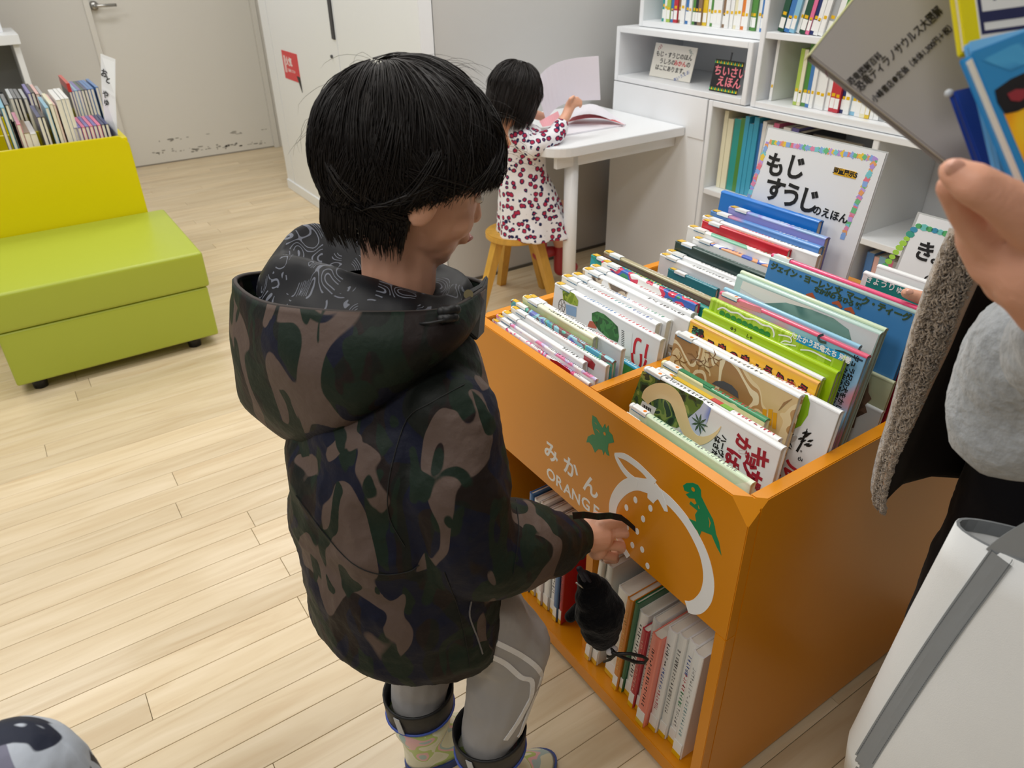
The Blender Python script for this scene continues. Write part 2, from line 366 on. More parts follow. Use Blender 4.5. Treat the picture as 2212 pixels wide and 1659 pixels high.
# ---------------------------------------------------------------- bins
def chamf(y0, y1, z0, z1, c):  # outline of a front or back board with clipped top corners
    return [(y0, z0), (y1, z0), (y1, z1 - c), (y1 - c, z1), (y0 + c, z1), (y0, z1 - c)]
def cut(o, pts, off):
    """clip a corner of a board with the plane through three points"""
    p = [V(q) + off for q in pts]; n = (p[1] - p[0]).cross(p[2] - p[0]).normalized()
    if n.z < 0: n = -n
    bm = bmesh.new(); bm.from_mesh(o.data); g = bm.verts[:] + bm.edges[:] + bm.faces[:]
    r = bmesh.ops.bisect_plane(bm, geom=g, plane_co=p[0], plane_no=n, clear_outer=True)
    ed = [e for e in r['geom_cut'] if isinstance(e, bmesh.types.BMEdge)]
    if ed: bmesh.ops.edgeloop_fill(bm, edges=ed)
    bm.to_mesh(o.data); bm.free()
# orange bin: boards
BX0, BX1, BY0, BY1, BT, PB, T = .697, 1.50, .47, 1.20, .728, .462, .022
bin_ = empty('book_bin', (BX0, BY0, 0), 'orange wooden picture book bin with white orange fruit drawing and two green dinosaur stickers', 'bin'); bo = V((BX0, BY0, 0))
W0 = Matrix.Translation(-bo)
def bp(lo, hi, n, bev=.0016): return MB().box(lo, hi, 0, W0).build(n, ORANGE, bin_, bevel=bev)
c = .036
fpo = MB().box((BX0, BY0, PB), (BX0 + T, BY1, BT), 0, W0).build('front_panel', ORANGE, bin_, bevel=.0014)
rpo = MB().box((BX1 - T, BY0, .03), (BX1, BY1, BT), 0, W0).build('rear_panel', ORANGE, bin_, bevel=.0014)
CC = {(xx, yy): [(xx, yy, BT - c), (xx + (c if xx < 1 else -c), yy, BT), (xx, yy + (c if yy < 1 else -c), BT)] for xx in (BX0, BX1) for yy in (BY0, BY1)}
for (xx, yy), q3 in CC.items(): cut(fpo if xx < 1 else rpo, q3, -bo)
for y in (BY0, BY1 - T):
    # side board with its top corners clipped so the box corner reads as a facet
    pts = [(BX0 + T, .012), (BX1 - T, .012), (BX1 - T, BT), (BX0 + T, BT)]
    MB().prism([(x, y, z) for x, z in pts], (0, T, 0), 0, W0).build('side_panel', ORANGE, bin_, bevel=.0014, fix=True)
    spo = [q for q in bin_.children if q.name.startswith('side_panel')][-1]
    for (xx, yy), q3 in CC.items():
        if abs(yy - y) < .1: cut(spo, q3, -bo)
    MB().box((BX0, y, .012), (BX0 + T, y + T, PB), 0, W0).build('front_post', ORANGE, bin_, bevel=.001)
bp((BX0 + T, BY0 + T, PB - .002), (BX1 - T, BY1 - T, PB + .016), 'bin_floor')
DY = .836; DX = 1.125
bp((BX0 + T, DY - .011, PB + .016), (BX1 - T, DY + .011, BT - .001), 'divider')
bp((DX, BY0 + T, PB + .016), (DX + .018, DY - .011, BT - .03), 'cross_divider'); bp((DX, DY + .011, PB + .016), (DX + .018, BY1 - T, BT - .03), 'cross_divider')
bp((BX0 + .004, BY0 + T, .012), (BX1 - T, BY1 - T, .050), 'bottom_shelf')
bp((BX0 + .035, DY - .011, .05), (1.05, DY + .011, PB - .002), 'shelf_divider', .001)
bp((1.05, BY0 + T, .05), (1.064, BY1 - T, PB - .002), 'shelf_back')
# stickers and drawing on the front panel (plane x = BX0)
FP = frame((BX0, 0, 0), (0, -1, 0), (0, 0, 1))    # local x = -Y, y = Z
def z4(x, y): p = ax(1100 + x * .28930, 860 + y * .28930, BX0); return (-p.y, p.z)
FPi = Matrix.Translation(-bo) @ FP
def st4(pts, mb, k=4):
    s = spline(pts, k); out = []
    for x, y, wd in s:
        a = V(z4(x, y)); n = V(z4(x + 10, y)); 
        out.append((a.x, a.y, wd * .00030 * (1.18 - x / 9000)))
    st4.k = getattr(st4, 'k', 0) + 1; stroke(mb, out, FPi, .0003 + .00007 * st4.k)
def lin4(t): return t
om = MB()
st4([(1075, 665, 95), (1020, 655, 80), (950, 640, 72), (890, 650, 72), (835, 690, 68), (790, 755, 62), (772, 830, 58), (778, 910, 52), (800, 1000, 48), (840, 1100, 46), (890, 1185, 44)], om)
st4([(1080, 680, 95), (1120, 715, 75), (1190, 765, 62), (1270, 850, 60), (1340, 945, 60), (1400, 1050, 62), (1450, 1160, 64), (1480, 1270, 68), (1490, 1380, 74), (1470, 1480, 78), (1420, 1545, 80), (1370, 1565, 76), (1325, 1556, 68)], om)
st4([(788, 415, 10), (815, 425, 26), (870, 440, 38), (950, 495, 40), (1020, 560, 40), (1085, 640, 60)], om)
st4([(790, 418, 12), (812, 465, 28), (855, 535, 36), (905, 590, 40), (960, 640, 60)], om)
st4([(1080, 640, 60), (1085, 690, 80), (1065, 735, 60), (1056, 765, 44)], om); st4([(1110, 690, 60), (1140, 760, 48), (1165, 820, 34), (1172, 845, 24)], om)
om.build('fruit_drawing', WHT, bin_)
for x, y in ((943, 760), (876, 817), (1055, 822), (1000, 902), (880, 965), (955, 995), (920, 1097), (993, 1130), (1033, 1252)):
    a, b = z4(x, y); sd = MB(); flat(sd, [(a + .0048 * math.cos(i * PI / 6), b + .0066 * math.sin(i * PI / 6)) for i in range(12)], FPi, .0005); sd.build('fruit_dot', WHT, bin_)
for ch, x, y, s in (('み', 312, 412, .046), ('か', 458, 532, .046), ('ん', 607, 668, .046)):
    a, b = z4(x, y); text(ch, s, WHT, FPi @ Matrix.Translation((a, b, 0)), bin_, bold=.0012)
for ch, x, y in (('O', 312, 578), ('R', 372, 632), ('A', 436, 690), ('N', 499, 742), ('G', 572, 792), ('E', 648, 850)):
    a, b = z4(x, y); text(ch, .036, WHT, FPi @ Matrix.Translation((a, b, 0)), bin_, bold=.0007)
GRN = mat('green_sticker', '#0f8a57', .35)
def sticker(name, label, pts, eyes, slits):
    g = MB(); P = [z4(*p) for p in pts]
    bm = bmesh.new(); vs = [bm.verts.new((x, y, 0)) for x, y in P]; f = bm.faces.new(vs); bm.normal_update()
    if f.normal.z < 0: f.normal_flip()
    r = bmesh.ops.extrude_face_region(bm, geom=[f]); bmesh.ops.translate(bm, verts=[v for v in r['geom'] if isinstance(v, bmesh.types.BMVert)], vec=(0, 0, .0004))
    bmesh.ops.triangulate(bm, faces=bm.faces); me = bpy.data.meshes.new(name); bm.to_mesh(me); bm.free(); me.materials.append(GRN); me.transform(FPi)
    o = link(name, me, bin_); tag(o, label)
    for x, y, r in eyes:
        e = MB(); a, b = z4(x, y); flat(e, [(a + r * math.cos(i * PI / 6), b + r * math.sin(i * PI / 6)) for i in range(12)], FPi @ Matrix.Translation((0, 0, .0004)), .0003); e.build('eye', ORANGE, o)
    for s in slits:
        e = MB(); stroke(e, [(*z4(x, y), w) for x, y, w in s], FPi @ Matrix.Translation((0, 0, .0004)), .0003); e.build('slit', ORANGE, o)
sticker('dinosaur_sticker', 'green two-legged long-tailed dinosaur sticker', [(1298, 652), (1325, 634), (1370, 632), (1410, 648), (1432, 685), (1435, 735), (1462, 790), (1492, 850), (1522, 905), (1536, 960), (1545, 1015), (1567, 1075), (1585, 1175), (1552, 1115), (1512, 1022), (1470, 1005), (1437, 992), (1422, 1030), (1405, 990), (1368, 950), (1336, 897), (1375, 913), (1397, 922), (1388, 870), (1407, 840), (1372, 812), (1346, 790), (1355, 770), (1385, 795), (1400, 785), (1384, 750), (1345, 747), (1318, 716), (1348, 706), (1309, 690)],
        [(1375, 681, .0035)], [[(1490, 890, .0005), (1502, 930, .0022), (1496, 965, .0005)], [(1412, 800, .0005), (1420, 825, .0016)]])
sticker('dinosaur_sticker', 'green horned four-legged dinosaur sticker', [(622, 128), (650, 145), (672, 185), (697, 222), (716, 190), (722, 226), (741, 203), (746, 250), (770, 275), (783, 330), (741, 340), (736, 382), (748, 431), (730, 424), (714, 392), (705, 426), (694, 386), (664, 380), (641, 407), (620, 356), (598, 330), (577, 330), (588, 287), (620, 270), (642, 275), (628, 235), (618, 180)],
        [(714, 265, .0032)], [[(650, 230, .0005), (668, 245, .0014), (675, 260, .0005)], [(640, 180, .0005), (655, 195, .0012)]])
# reading area bench and yellow bin
ys = 2.87
bn = empty('bench', (-.1, 3.19, 0), 'lime green vinyl bench with black feet in front of the yellow bin', 'bench'); o = V((-.1, 3.19, 0))
def soft(lo, hi, n, bev=.012):
    bm = bmesh.new(); bmesh.ops.create_cube(bm, size=1); lo = V(lo) - o; hi = V(hi) - o
    for v in bm.verts: v.co = V([lo[i] if v.co[i] < 0 else hi[i] for i in range(3)])
    bmesh.ops.bevel(bm, geom=bm.edges[:], offset=bev, segments=4, affect='EDGES', profile=.6)
    me = bpy.data.meshes.new(n); bm.to_mesh(me); bm.free(); me.materials.append(LIME)
    for p in me.polygons: p.use_smooth = True
    return link(n, me, bn)
soft((-.225, ys, .252), (.505, 3.515, .392), 'cushion', .014); soft((-.212, ys + .004, .045), (.495, 3.50, .250), 'base', .010)
for x in (-.145, .405):
    for y in (ys + .06, 3.42): MB().tube([(x - o.x, y - o.y, 0), (x - o.x, y - o.y, .046)], [.024, .027], 20).build('leg', BLACKP, bn, smooth=True, fix=True)
YX0, YX1, YY0, YY1 = -.55, .44, 3.52, 4.30
yb = empty('book_bin', (YX0, YY0, 0), 'yellow wooden book bin with a tall back facing the green bench', 'bin'); yo = V((YX0, YY0, 0)); W1 = Matrix.Translation(-yo)
MB().prism([(x, YY0, z) for x, z in chamf(YX0, YX1, .02, .712, .03)], (0, T, 0), 0, W1).build('front_panel', YELLOW, yb, bevel=.002, fix=True)
MB().prism([(x, YY1 - T, z) for x, z in chamf(YX0, YX1, .02, .712, .03)], (0, T, 0), 0, W1).build('rear_panel', YELLOW, yb, bevel=.002, fix=True)
for x in (YX0, YX1 - T): MB().box((x, YY0 + T, .02), (x + T, YY1 - T, .70), 0, W1).build('side_panel', YELLOW, yb, bevel=.0015)
MB().box((YX0 + T, YY0 + T, .44), (YX1 - T, YY1 - T, .46), 0, W1).build('bin_floor', YELLOW, yb)
MB().box((.085, YY0 + T, .46), (.105, YY1 - T, .70), 0, W1).build('divider', YELLOW, yb, bevel=.001)
MB().box((YX0 + T, 3.90, .46), (YX1 - T, 3.92, .70), 0, W1).build('divider', YELLOW, yb, bevel=.001)
# white shelf unit far left
ps = [ay(*p, 5.3) for p in ((75, 200), (38, 82), (0, 75))]
u = empty('white_shelf', (ps[0].x - .45, 5.3, 0), 'white shelf unit standing at the left edge by the back wall', 'shelf'); o = V((ps[0].x - .45, 5.3, 0)); xr = ps[0].x
def b5(lo, hi, n, m=WHITE2): MB().box(V(lo) - o, V(hi) - o).build(n, m, u, bevel=.002)
b5((xr - .03, 5.3, 0), (xr, 5.72, ps[1].z - .03), 'side_panel'); b5((xr - .9, 5.3, 0), (xr - .87, 5.72, ps[1].z - .03), 'side_panel')
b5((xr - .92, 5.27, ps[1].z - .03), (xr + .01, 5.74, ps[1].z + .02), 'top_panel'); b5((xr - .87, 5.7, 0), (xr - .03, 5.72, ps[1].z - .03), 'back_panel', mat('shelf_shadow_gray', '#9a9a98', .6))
b5((xr - .87, 5.31, .42), (xr - .03, 5.70, .44), 'shelf_board')
b5((xr - .9, 5.45, ps[1].z + .02), (xr - .05, 5.48, 1.6), 'upper_panel'); 
gx_ = [ay(*p, 5.4) for p in ((0, 150), (0, 172), (0, 190))]
o5 = MB(); x5 = xr - .55
def item(name, lab, cat, lo, hi, m, bev=.004): 
    e = V(((lo[0] + hi[0]) / 2, (lo[1] + hi[1]) / 2, lo[2])); t = MB().box(V(lo) - e, V(hi) - e).build(name, m, None, bevel=bev, loc=e); return tag(t, lab, cat)
item('basket', 'brown woven basket on the white shelf at the far left', 'basket', (x5 - .2, 5.36, .442), (x5 + .44, 5.66, .54), art('wicker', ['#8a6a52', '#a98669', '#6e5240'], 60, .8, (1, 1, 3), 0))
item('folded_cloth', 'folded gray cloth lying on the brown basket', 'cloth', (x5 - .2, 5.37, .542), (x5 + .42, 5.64, .60), mat('gray_cloth', '#7d8384', .9), .012)
item('folded_cloth', 'upper darker gray cloth of the folded pile at the far left', 'cloth', (x5 - .2, 5.38, .602), (x5 + .40, 5.63, .65), mat('gray_cloth_dark', '#6c7274', .9), .012)
# ---------------------------------------------------------------- books
PAGES = mat('page_edges', '#e9e4d6', .8, .2, bump=.25, bscale=40, stretch=(1, 40, 1))
LABW = mat('label_paper', '#f2f4f3', .35, coat=.4); LABB = mat('label_blue', '#2f6f93', .4); TABY = mat('yellow_tab', '#e6b800', .35, coat=.4); TABO = mat('orange_dot', '#f08a1c', .35)
INK = {}
def ink(c): return mat('ink_' + c.strip('#'), c, .4)
BW = lambda c, r=.3: mat('cover_' + c.strip('#'), c, r, .5, coat=.35)
def glyphs(mb, x0, x1, yc, h, M, rs):
    """small printed strokes standing for spine titles too small to read"""
    x = x0
    while x < x1:
        wd = h * rs.uniform(.7, 1.0)
        for k in range(rs.randint(2, 4)):
            if rs.random() < .5: a = rs.uniform(.1, .8) * h; flat(mb, [(x + .1 * wd, yc - h / 2 + a), (x + .85 * wd, yc - h / 2 + a), (x + .85 * wd, yc - h / 2 + a + h * .14), (x + .1 * wd, yc - h / 2 + a + h * .14)], M, .0002)
            else: a = rs.uniform(.1, .8) * wd; sk = rs.uniform(-.2, .2) * wd; flat(mb, [(x + a, yc - h * .45), (x + a + wd * .16, yc - h * .45), (x + a + wd * .16 + sk, yc + h * .45), (x + a + sk, yc + h * .45)], M, .0002)
        x += h * rs.uniform(1.05, 1.35)
def book_mesh(o, L, t, h, cover, spine=None, lab=None, inkc=None, ins=(.25, .9), detail=True, seed=0, pages=True, foot=False):
    """book standing with its spine up: x along the spine, y thickness (0 = front board), z down from 0 to -h.  Parts: cover, spine, pages, label"""
    c = .0022 if t > .007 else .0012; r = min(t / 2, .004)
    cv = MB()
    # front and back boards
    cv.box((0, 0, -h), (L, c, -r * .6)); cv.box((0, t - c, -h), (L, t, -r * .6))
    cv.build('cover', cover, o, bevel=.0006 if detail else 0, seg=1)
    prof = [(0, -r)] + [(t / 2 - t / 2 * math.cos(a), -r + r * math.sin(a)) for a in [i * PI / 8 for i in range(1, 8)]] + [(t, -r)]
    prof += [(t, -r - .001), (t - c, -r - .001), (t / 2, -.0022), (c, -r - .001), (0, -r - .001)] if t > .006 else [(t, -r - .001), (0, -r - .001)]
    e = .00035
    sp = MB(); sp.prism([(-e, y * 1.0 + (-e if y < t / 2 else e), z + .0003) for y, z in prof], (L + 2 * e, 0, 0)); sp.build('spine', spine or cover, o, fix=True)
    if pages: MB().box((.0025, c, -h + .003), (L - .0025, t - c, -.004 if t > .006 else -r)).build('pages', PAGES, o)
    rs = random.Random(seed)
    zt = .0005; w2 = t * .42
    T0 = Matrix.Translation((0, 0, zt))
    if lab == 'y' or lab == 'o':
        tb = MB(); flat(tb, [(.003, t * .04), (.018, t * .04), (.018, t * .96), (.003, t * .96)], Matrix.Translation((0, 0, zt - .0006)), .0009)
        if lab == 'y': tb.build('index_tab', TABY, o)
        lb = MB(); x0, x1 = (.0195, .052) if lab == 'y' else (.006, .040)
        flat(lb, [(x0, -.0008), (x1, -.0008), (x1, t * .9), (x0, t * .9)], Matrix.Translation((0, 0, zt - .0008)), .0011)
        flat(lb, [(x0, -.0012), (x1, -.0012), (x1, 0), (x0, 0)], Matrix.Translation((0, 0, zt - .0062)), .0057)
        l = lb.build('call_label', LABW, o)
        bd = MB(); q = .0009
        flat(bd, [(x0, 0), (x0 + q, 0), (x0 + q, t * .9), (x0, t * .9)], T0 @ Matrix.Translation((0, 0, 0)), .0003); flat(bd, [(x1 - q, 0), (x1, 0), (x1, t * .9), (x1 - q, t * .9)], T0, .0003)
        flat(bd, [(x0, -.0018), (x1, -.0018), (x1, -.001), (x0, -.001)], Matrix.Translation((0, 0, -.0062)), .0012)
        bd.build('border', LABB, l)
        if lab == 'o':
            dm = MB(); flat(dm, [(x1 - .008 + .0032 * math.cos(i * PI / 5), t * .45 + min(.0032, t * .3) * math.sin(i * PI / 5)) for i in range(10)], Matrix.Translation((0, 0, zt + .0003)), .0003); dm.build('dot', TABO, l)
    if foot:
        lb = MB(); flat(lb, [(L - .045, t * .06), (L - .014, t * .06), (L - .014, t * .94), (L - .045, t * .94)], Matrix.Translation((0, 0, zt - .0008)), .0010); lb.build('call_label', LABW, o)
        tb = MB(); flat(tb, [(L - .013, t * .05), (L + .0006, t * .05), (L + .0006, t * .95), (L - .013, t * .95)], Matrix.Translation((0, 0, zt - .0008)), .0010); tb.build('index_tab', TABY, o)
    if inkc:
        g = MB(); cols = inkc if isinstance(inkc, (list, tuple)) else [inkc]; a, b = ins[0] * L, ins[1] * L; k = len(cols)
        for i, cc in enumerate(cols):
            g = MB(); glyphs(g, a + (b - a) * i / k, a + (b - a) * (i + .93) / k, t / 2, min(t * .5, .008), T0 @ Matrix.Translation((0, 0, -.0002)), rs); g.build('spine_lettering', ink(cc), o)
FRONT = lambda: Matrix(((1, 0, 0, 0), (0, 0, -1, -.0001), (0, 1, 0, 0), (0, 0, 0, 1)))   # local x = along spine, y = up, z = out of the front cover
FC = FRONT()
FLOORZ = PB + .0175
BOOKS = {}
def bin_book(key, label, pl, pr, X, t, cover, lean=6, group=None, fl=FLOORZ, **k):
    a = ax(*pl, X); b = ax(*pr, X); z = (a.z + b.z) / 2; L = a.y - b.y
    lo = math.radians(lean); h = (z - fl) / math.cos(lo) - .003 - t * math.sin(lo)
    M = Matrix.Translation((X, a.y, z)) @ Matrix.Rotation(-PI / 2, 4, 'Z') @ Matrix.Rotation(-lo, 4, 'X')
    if len(label.split()) > 16: label = label.replace(LT, '')
    o = empty('picture_book', label=label, cat='book', group=group, M=M); book_mesh(o, L, t, h, cover, seed=len(BOOKS), **k)
    BOOKS[key] = (o, L, t, h); return o
w_ = BW('#eef0f1'); cream = BW('#ece9da')
GL, GR, GB, GS = 'picture books in the front left section of the orange bin', 'picture books in the front right section of the orange bin', 'picture books in the rear left section of the orange bin', 'picture books in the rear right section of the orange bin'
LT = ' in the orange bin'
# front left section
bin_book('L1', 'thin purple and white book lying lowest against the front board at the left corner' + LT, (1063, 704), (1178, 780), .7215, .006, art('purple_art', ['#eceaf2', '#7a5fa8', '#e9e9ef', '#5b4a8e'], 22), 0, GL, lab='y', inkc='#4a3c90')
bin_book('L2', 'white book with pink spots and red picture, nearest tall one at the front left' + LT, (1063, 689), (1271, 829), .730, .0075, art('pink_art', ['#f1eff1', '#f3eef2', '#e9609a', '#d9c7e6'], 16, seed=2), 1, GL, spine=art('pink_spine', ['#f1eff1', '#f1eff1', '#e9609a', '#cdbde6'], 40, seed=3), lab='y', inkc='#222222', ins=(.45, .95))
bin_book('L3', 'white book with pale pink spine start just behind the pink spotted one' + LT, (1072, 684), (1286, 815), .7395, .0075, w_, 2, GL, spine=art('pink_spine2', ['#f3f1f3', '#f1eff1', '#d0c0ea', '#e98ab4'], 34, seed=6), lab='y', inkc='#2a2a2a', ins=(.55, .97))
bin_book('L4', 'plain white book with small gray dots lettering' + LT, (1085, 675), (1259, 781), .750, .0125, w_, 2, GL, lab='y', inkc='#333333', ins=(.75, .95))
bin_book('L5', 'white book with red and green spine lettering at the front left' + LT, (1104, 664), (1309, 788), .7645, .010, w_, 3, GL, lab='y', inkc=['#888888', '#d02a3a', '#1d9a54'], ins=(.25, .93))
bin_book('L6', 'book with sea blue and violet picture spine and red lettering' + LT, (1104, 648), (1323, 780), .776, .0095, art('sea_art', ['#3f9fbf', '#5fb9a6', '#7d5a5c', '#8fc8d8', '#6a77c2'], 20, seed=4), 3, GL, lab='y', inkc='#c62f3f', ins=(.4, .95))
bin_book('L7', 'pale yellow green book with black spine lettering' + LT, (1129, 640), (1281, 728), .790, .0125, BW('#dfe3a8'), 3, GL, spine=BW('#eef0d6'), lab='y', inkc='#222222', ins=(.36, .92))
bin_book('L8', 'white book with black lettering and a red heart behind the yellow green one' + LT, (1142, 635), (1342, 757), .804, .011, w_, 4, GL, lab='y', inkc=['#333333', '#333333', '#cc2233'], ins=(.3, .95))
bin_book('L8b', 'low green and blue book half sunk beside the divider' + LT, (1300, 758), (1395, 800), .838, .012, BW('#3f9a3c'), 4, GL, spine=BW('#1fa0c4'), inkc='#ffffff', ins=(.2, .8))
bin_book('L9', 'white book with a garden cart, green tree and red lettering on its cover' + LT, (1199, 618), (1428, 724), .880, .0155, w_, 7, GL, lab='y', inkc=['#5a8ac0', '#d03a4a'], ins=(.28, .95))
bin_book('L10', 'thick white book with red, teal and blue letters, second behind the cart book' + LT, (1214, 600), (1418, 692), .8975, .0165, w_, 7, GL, lab='y', inkc=['#888888', '#cc2233', '#1d8f9a', '#2a56a8'], ins=(.2, .93))
bin_book('L11', 'white book with a row of small pastel letters, third behind the cart book' + LT, (1236, 593), (1441, 689), .916, .0165, w_, 7, GL, lab='y', inkc=['#999999', '#5c8fd0', '#d8859a', '#4d9a80'], ins=(.3, .95))
bin_book('L12', 'white book with black lettering and brown animal picture at its open end' + LT, (1259, 586), (1491, 683), .935, .0165, art('brown_edge_art', ['#efefef', '#eeeeee', '#c9b79f', '#6d5b4a'], 26, seed=9), 7, GL, spine=w_, lab='y', inkc='#222222', ins=(.62, .95))
bin_book('L13', 'white book with a handwritten style black and red title' + LT, (1276, 576), (1494, 671), .954, .0145, w_, 7, GL, lab='y', inkc=['#c8303c', '#222222'], ins=(.5, .95))
bin_book('L14', 'book with red tulips and blue flowers printed along its white spine' + LT, (1300, 564), (1503, 655), .971, .0135, art('tulip_art', ['#f3f3f0', '#f3f3f0', '#d72b52', '#2b5fb5', '#2d8c56'], 20, seed=5), 7, GL, lab='y', inkc='#222222', ins=(.5, .8))
bin_book('L15', 'teal book with yellow and white spine lettering' + LT, (1277, 557), (1531, 658), .987, .014, art('teal_art', ['#11867f', '#1d9d94', '#22a6b8'], 14), 7, GL, lab='y', inkc=['#e8e26a', '#ffffff'], ins=(.3, .95))
bin_book('L16', 'brown book with pale olive spine, last before the gap' + LT, (1305, 544), (1537, 643), 1.004, .0145, BW('#6c5446'), 7, GL, spine=BW('#a9a07c'), lab='y', inkc='#f4f0e8', ins=(.4, .95))
# rear left section
bin_book('L17', 'thin teal blue book with yellow tab in front of the rear left group' + LT, (1444, 580), (1548, 622), 1.165, .011, BW('#2f7f8e'), 6, GB, lab='y', inkc='#cfe6ea', ins=(.3, .9))
bin_book('L18', 'thick white book with gray title, first tall one of the rear left group' + LT, (1426, 552), (1600, 615), 1.180, .016, BW('#d9dbe0'), 6, GB, spine=w_, lab='y', inkc='#555555', ins=(.4, .9))
bin_book('L19', 'white book directly behind the thick gray-titled one' + LT, (1440, 543), (1628, 612), 1.198, .014, w_, 6, GB, lab='y', inkc='#777777', ins=(.4, .9))
bin_book('L20', 'dark green book with white top label' + LT, (1459, 525), (1661, 591), 1.217, .018, BW('#1f3a38'), 6, GB, spine=BW('#26443f'), lab='y', inkc='#9fb5b0', ins=(.3, .9))
bin_book('L21', 'white book with a blue car picture on its spine' + LT, (1497, 515), (1672, 574), 1.238, .015, w_, 6, GB, spine=art('bluecar', ['#eef2f6', '#f2f2ee', '#3757b5', '#e0a070'], 22, seed=8), lab='y', inkc='#3a4cae', ins=(.4, .6))
bin_book('L22', 'white book with pale green spine end' + LT, (1486, 492), (1705, 562), 1.256, .017, w_, 6, GB, spine=art('palegreen', ['#f2f3ee', '#eef2ea', '#7fc0a4'], 14, seed=3), lab='y', inkc='#bb3344', ins=(.6, .9))
bin_book('L23', 'bright red book with orange lettering' + LT, (1518, 474), (1703, 540), 1.277, .013, BW('#c81f33'), 6, GB, lab='y', inkc='#f0a030', ins=(.4, .85))
bin_book('L24', 'long white book with pink and red letters behind the red book' + LT, (1518, 469), (1768, 547), 1.293, .015, w_, 6, GB, lab='y', inkc=['#dd4466', '#444444'], ins=(.35, .9))
bin_book('L25', 'book changing from coral red to medium blue along its spine' + LT, (1536, 454), (1771, 533), 1.311, .017, BW('#4c83c6'), 6, GB, spine=art('coralblue', ['#e9684b', '#e9684b', '#4c83c6', '#5b92d4'], 5, seed=2, hard=False), lab='y', inkc='#dde8f4', ins=(.6, .9))
bin_book('L26', 'light blue and violet book with pale green label end' + LT, (1575, 444), (1784, 515), 1.333, .016, BW('#8d8fd0'), 6, GB, spine=art('violetblue', ['#8fb7b0', '#7f9fd4', '#8f86cf', '#a7b7e2'], 12, seed=5, hard=False), lab='y', inkc='#e8eaf4', ins=(.5, .9))
bin_book('L27', 'bright blue board book standing highest in front of the lettered sign' + LT, (1558, 415), (1770, 474), 1.366, .018, BW('#1878d2'), 5, GB)
# front right section
bin_book('R1', 'thin pale green book with a small white bear, lowest at the front right' + LT, (1340, 889), (1598, 1067), .7275, .011, art('bear_art', ['#cfe3c4', '#dfeccd', '#f1f3f2', '#eef2f1'], 5, seed=4), 0, GR, lab='o')
bin_book('R1b', 'matching pale green book with a white bear, second at the front right' + LT, (1360, 872), (1622, 1046), .7435, .012, art('bear_art2', ['#cfe3c4', '#e3eed6', '#f3f4f3', '#f1f3f2'], 5, seed=7), 1, GR, lab='o', inkc=['#3f7f6a', '#888888'], ins=(.2, .9))
bin_book('R2', 'white cover with a curling cream dinosaur tail, jungle and dark red title' + LT, (1391, 799), (1690, 962), .786, .014, w_, 5, GR, lab='o', inkc='#222222', ins=(.16, .55))
bin_book('R3', 'narrow book whose spine shows a yellow pencil with red and green end' + LT, (1416, 800), (1681, 945), .8135, .013, w_, 5, GR, spine=w_, lab='o', inkc=['#f5f5f5', '#cc3344', '#cc3344'], ins=(.55, .95))
bin_book('R4', 'pale yellow book with green spine line and tiny blue dinosaurs' + LT, (1429, 783), (1654, 903), .838, .013, BW('#efeab4'), 6, GR, spine=art('yg', ['#efeab4', '#efeab4', '#3c8a5c'], 16, seed=2), lab='o', inkc='#d33b3b', ins=(.45, .9))
bin_book('R5', 'tan book with an old map pattern and brown animal drawings' + LT, (1459, 722), (1729, 848), .876, .014, art('map_art', ['#d9bb86', '#e6cfa2', '#b98f5c', '#eddcb8', '#a97f50'], 15, seed=3), 8, GR, spine=w_, lab='o', inkc='#444444', ins=(.45, .7))
bin_book('R6', 'tall white cover with a green balloon and a dog by a black tree' + LT, (1476, 719), (1816, 887), .897, .012, w_, 8, GR, spine=w_, inkc=['#b79a3c', '#d9654c'], ins=(.45, .85))
bin_book('R7', 'orange and yellow dinosaur book with black and red title strip' + LT, (1492, 693), (1769, 824), .9145, .007, art('orangeyellow', ['#f6b44c', '#f8c02e', '#fbd12a', '#f9c534'], 7, seed=1, hard=False), 9, GR, spine=BW('#f3b45a'))
bin_book('R8', 'white-spined book with a red end band behind the orange one' + LT, (1500, 686), (1777, 813), .924, .010, BW('#c9d93a'), 9, GR, spine=w_)
bin_book('R9', 'plain lime green book' + LT, (1519, 668), (1809, 802), .937, .012, BW('#a7cc12'), 9, GR)
bin_book('R10', 'lime green book with radiating stripes, white and green title and blue banner' + LT, (1536, 646), (1826, 770), .952, .012, art('limestripe', ['#a7cc2a', '#b8d84a', '#9cc21e'], 60, stretch=(1, 1, .08), seed=2), 9, GR)
bin_book('R11', 'light blue book with a pink band, claws and small black Japanese writing' + LT, (1555, 633), (1875, 764), .971, .012, art('bluepink', ['#8fbfe2', '#86b8de', '#9cc6e6', '#e59aa8'], 8, seed=6, hard=False), 10, GR, spine=BW('#dd5577'), lab='o')
bin_book('R12', 'slim pale blue book edge just behind the blue pink one' + LT, (1564, 623), (1857, 744), .986, .009, BW('#b9dbe6'), 10, GR, spine=BW('#8fc6e0'))
bin_book('R13', 'mint book with a gray green dinosaur in a cream window' + LT, (1593, 590), (1902, 721), 1.018, .013, BW('#bcd8cf'), 10, GR)
bin_book('R13b', 'second mint book pressed behind the dinosaur window one' + LT, (1600, 586), (1913, 708), 1.0335, .010, BW('#c5dccf'), 10, GR, spine=BW('#cfe0c0'))
bin_book('R14', 'large medium blue cover with dark green author names' + LT, (1663, 560), (1986, 669), 1.084, .010, BW('#4688c4'), 9, GR, spine=BW('#9fb9b4'))
bin_book('R15', 'crimson pink book behind the large blue cover' + LT, (1666, 553), (2004, 664), 1.096, .012, BW('#b3203f'), 9, GR, spine=BW('#e8487a'), lab='o')
bin_book('R17', 'white cover with a brown spiky dinosaur at the far right' + LT, (1690, 800), (1911, 872), 1.0475, .009, w_, 6, GR)
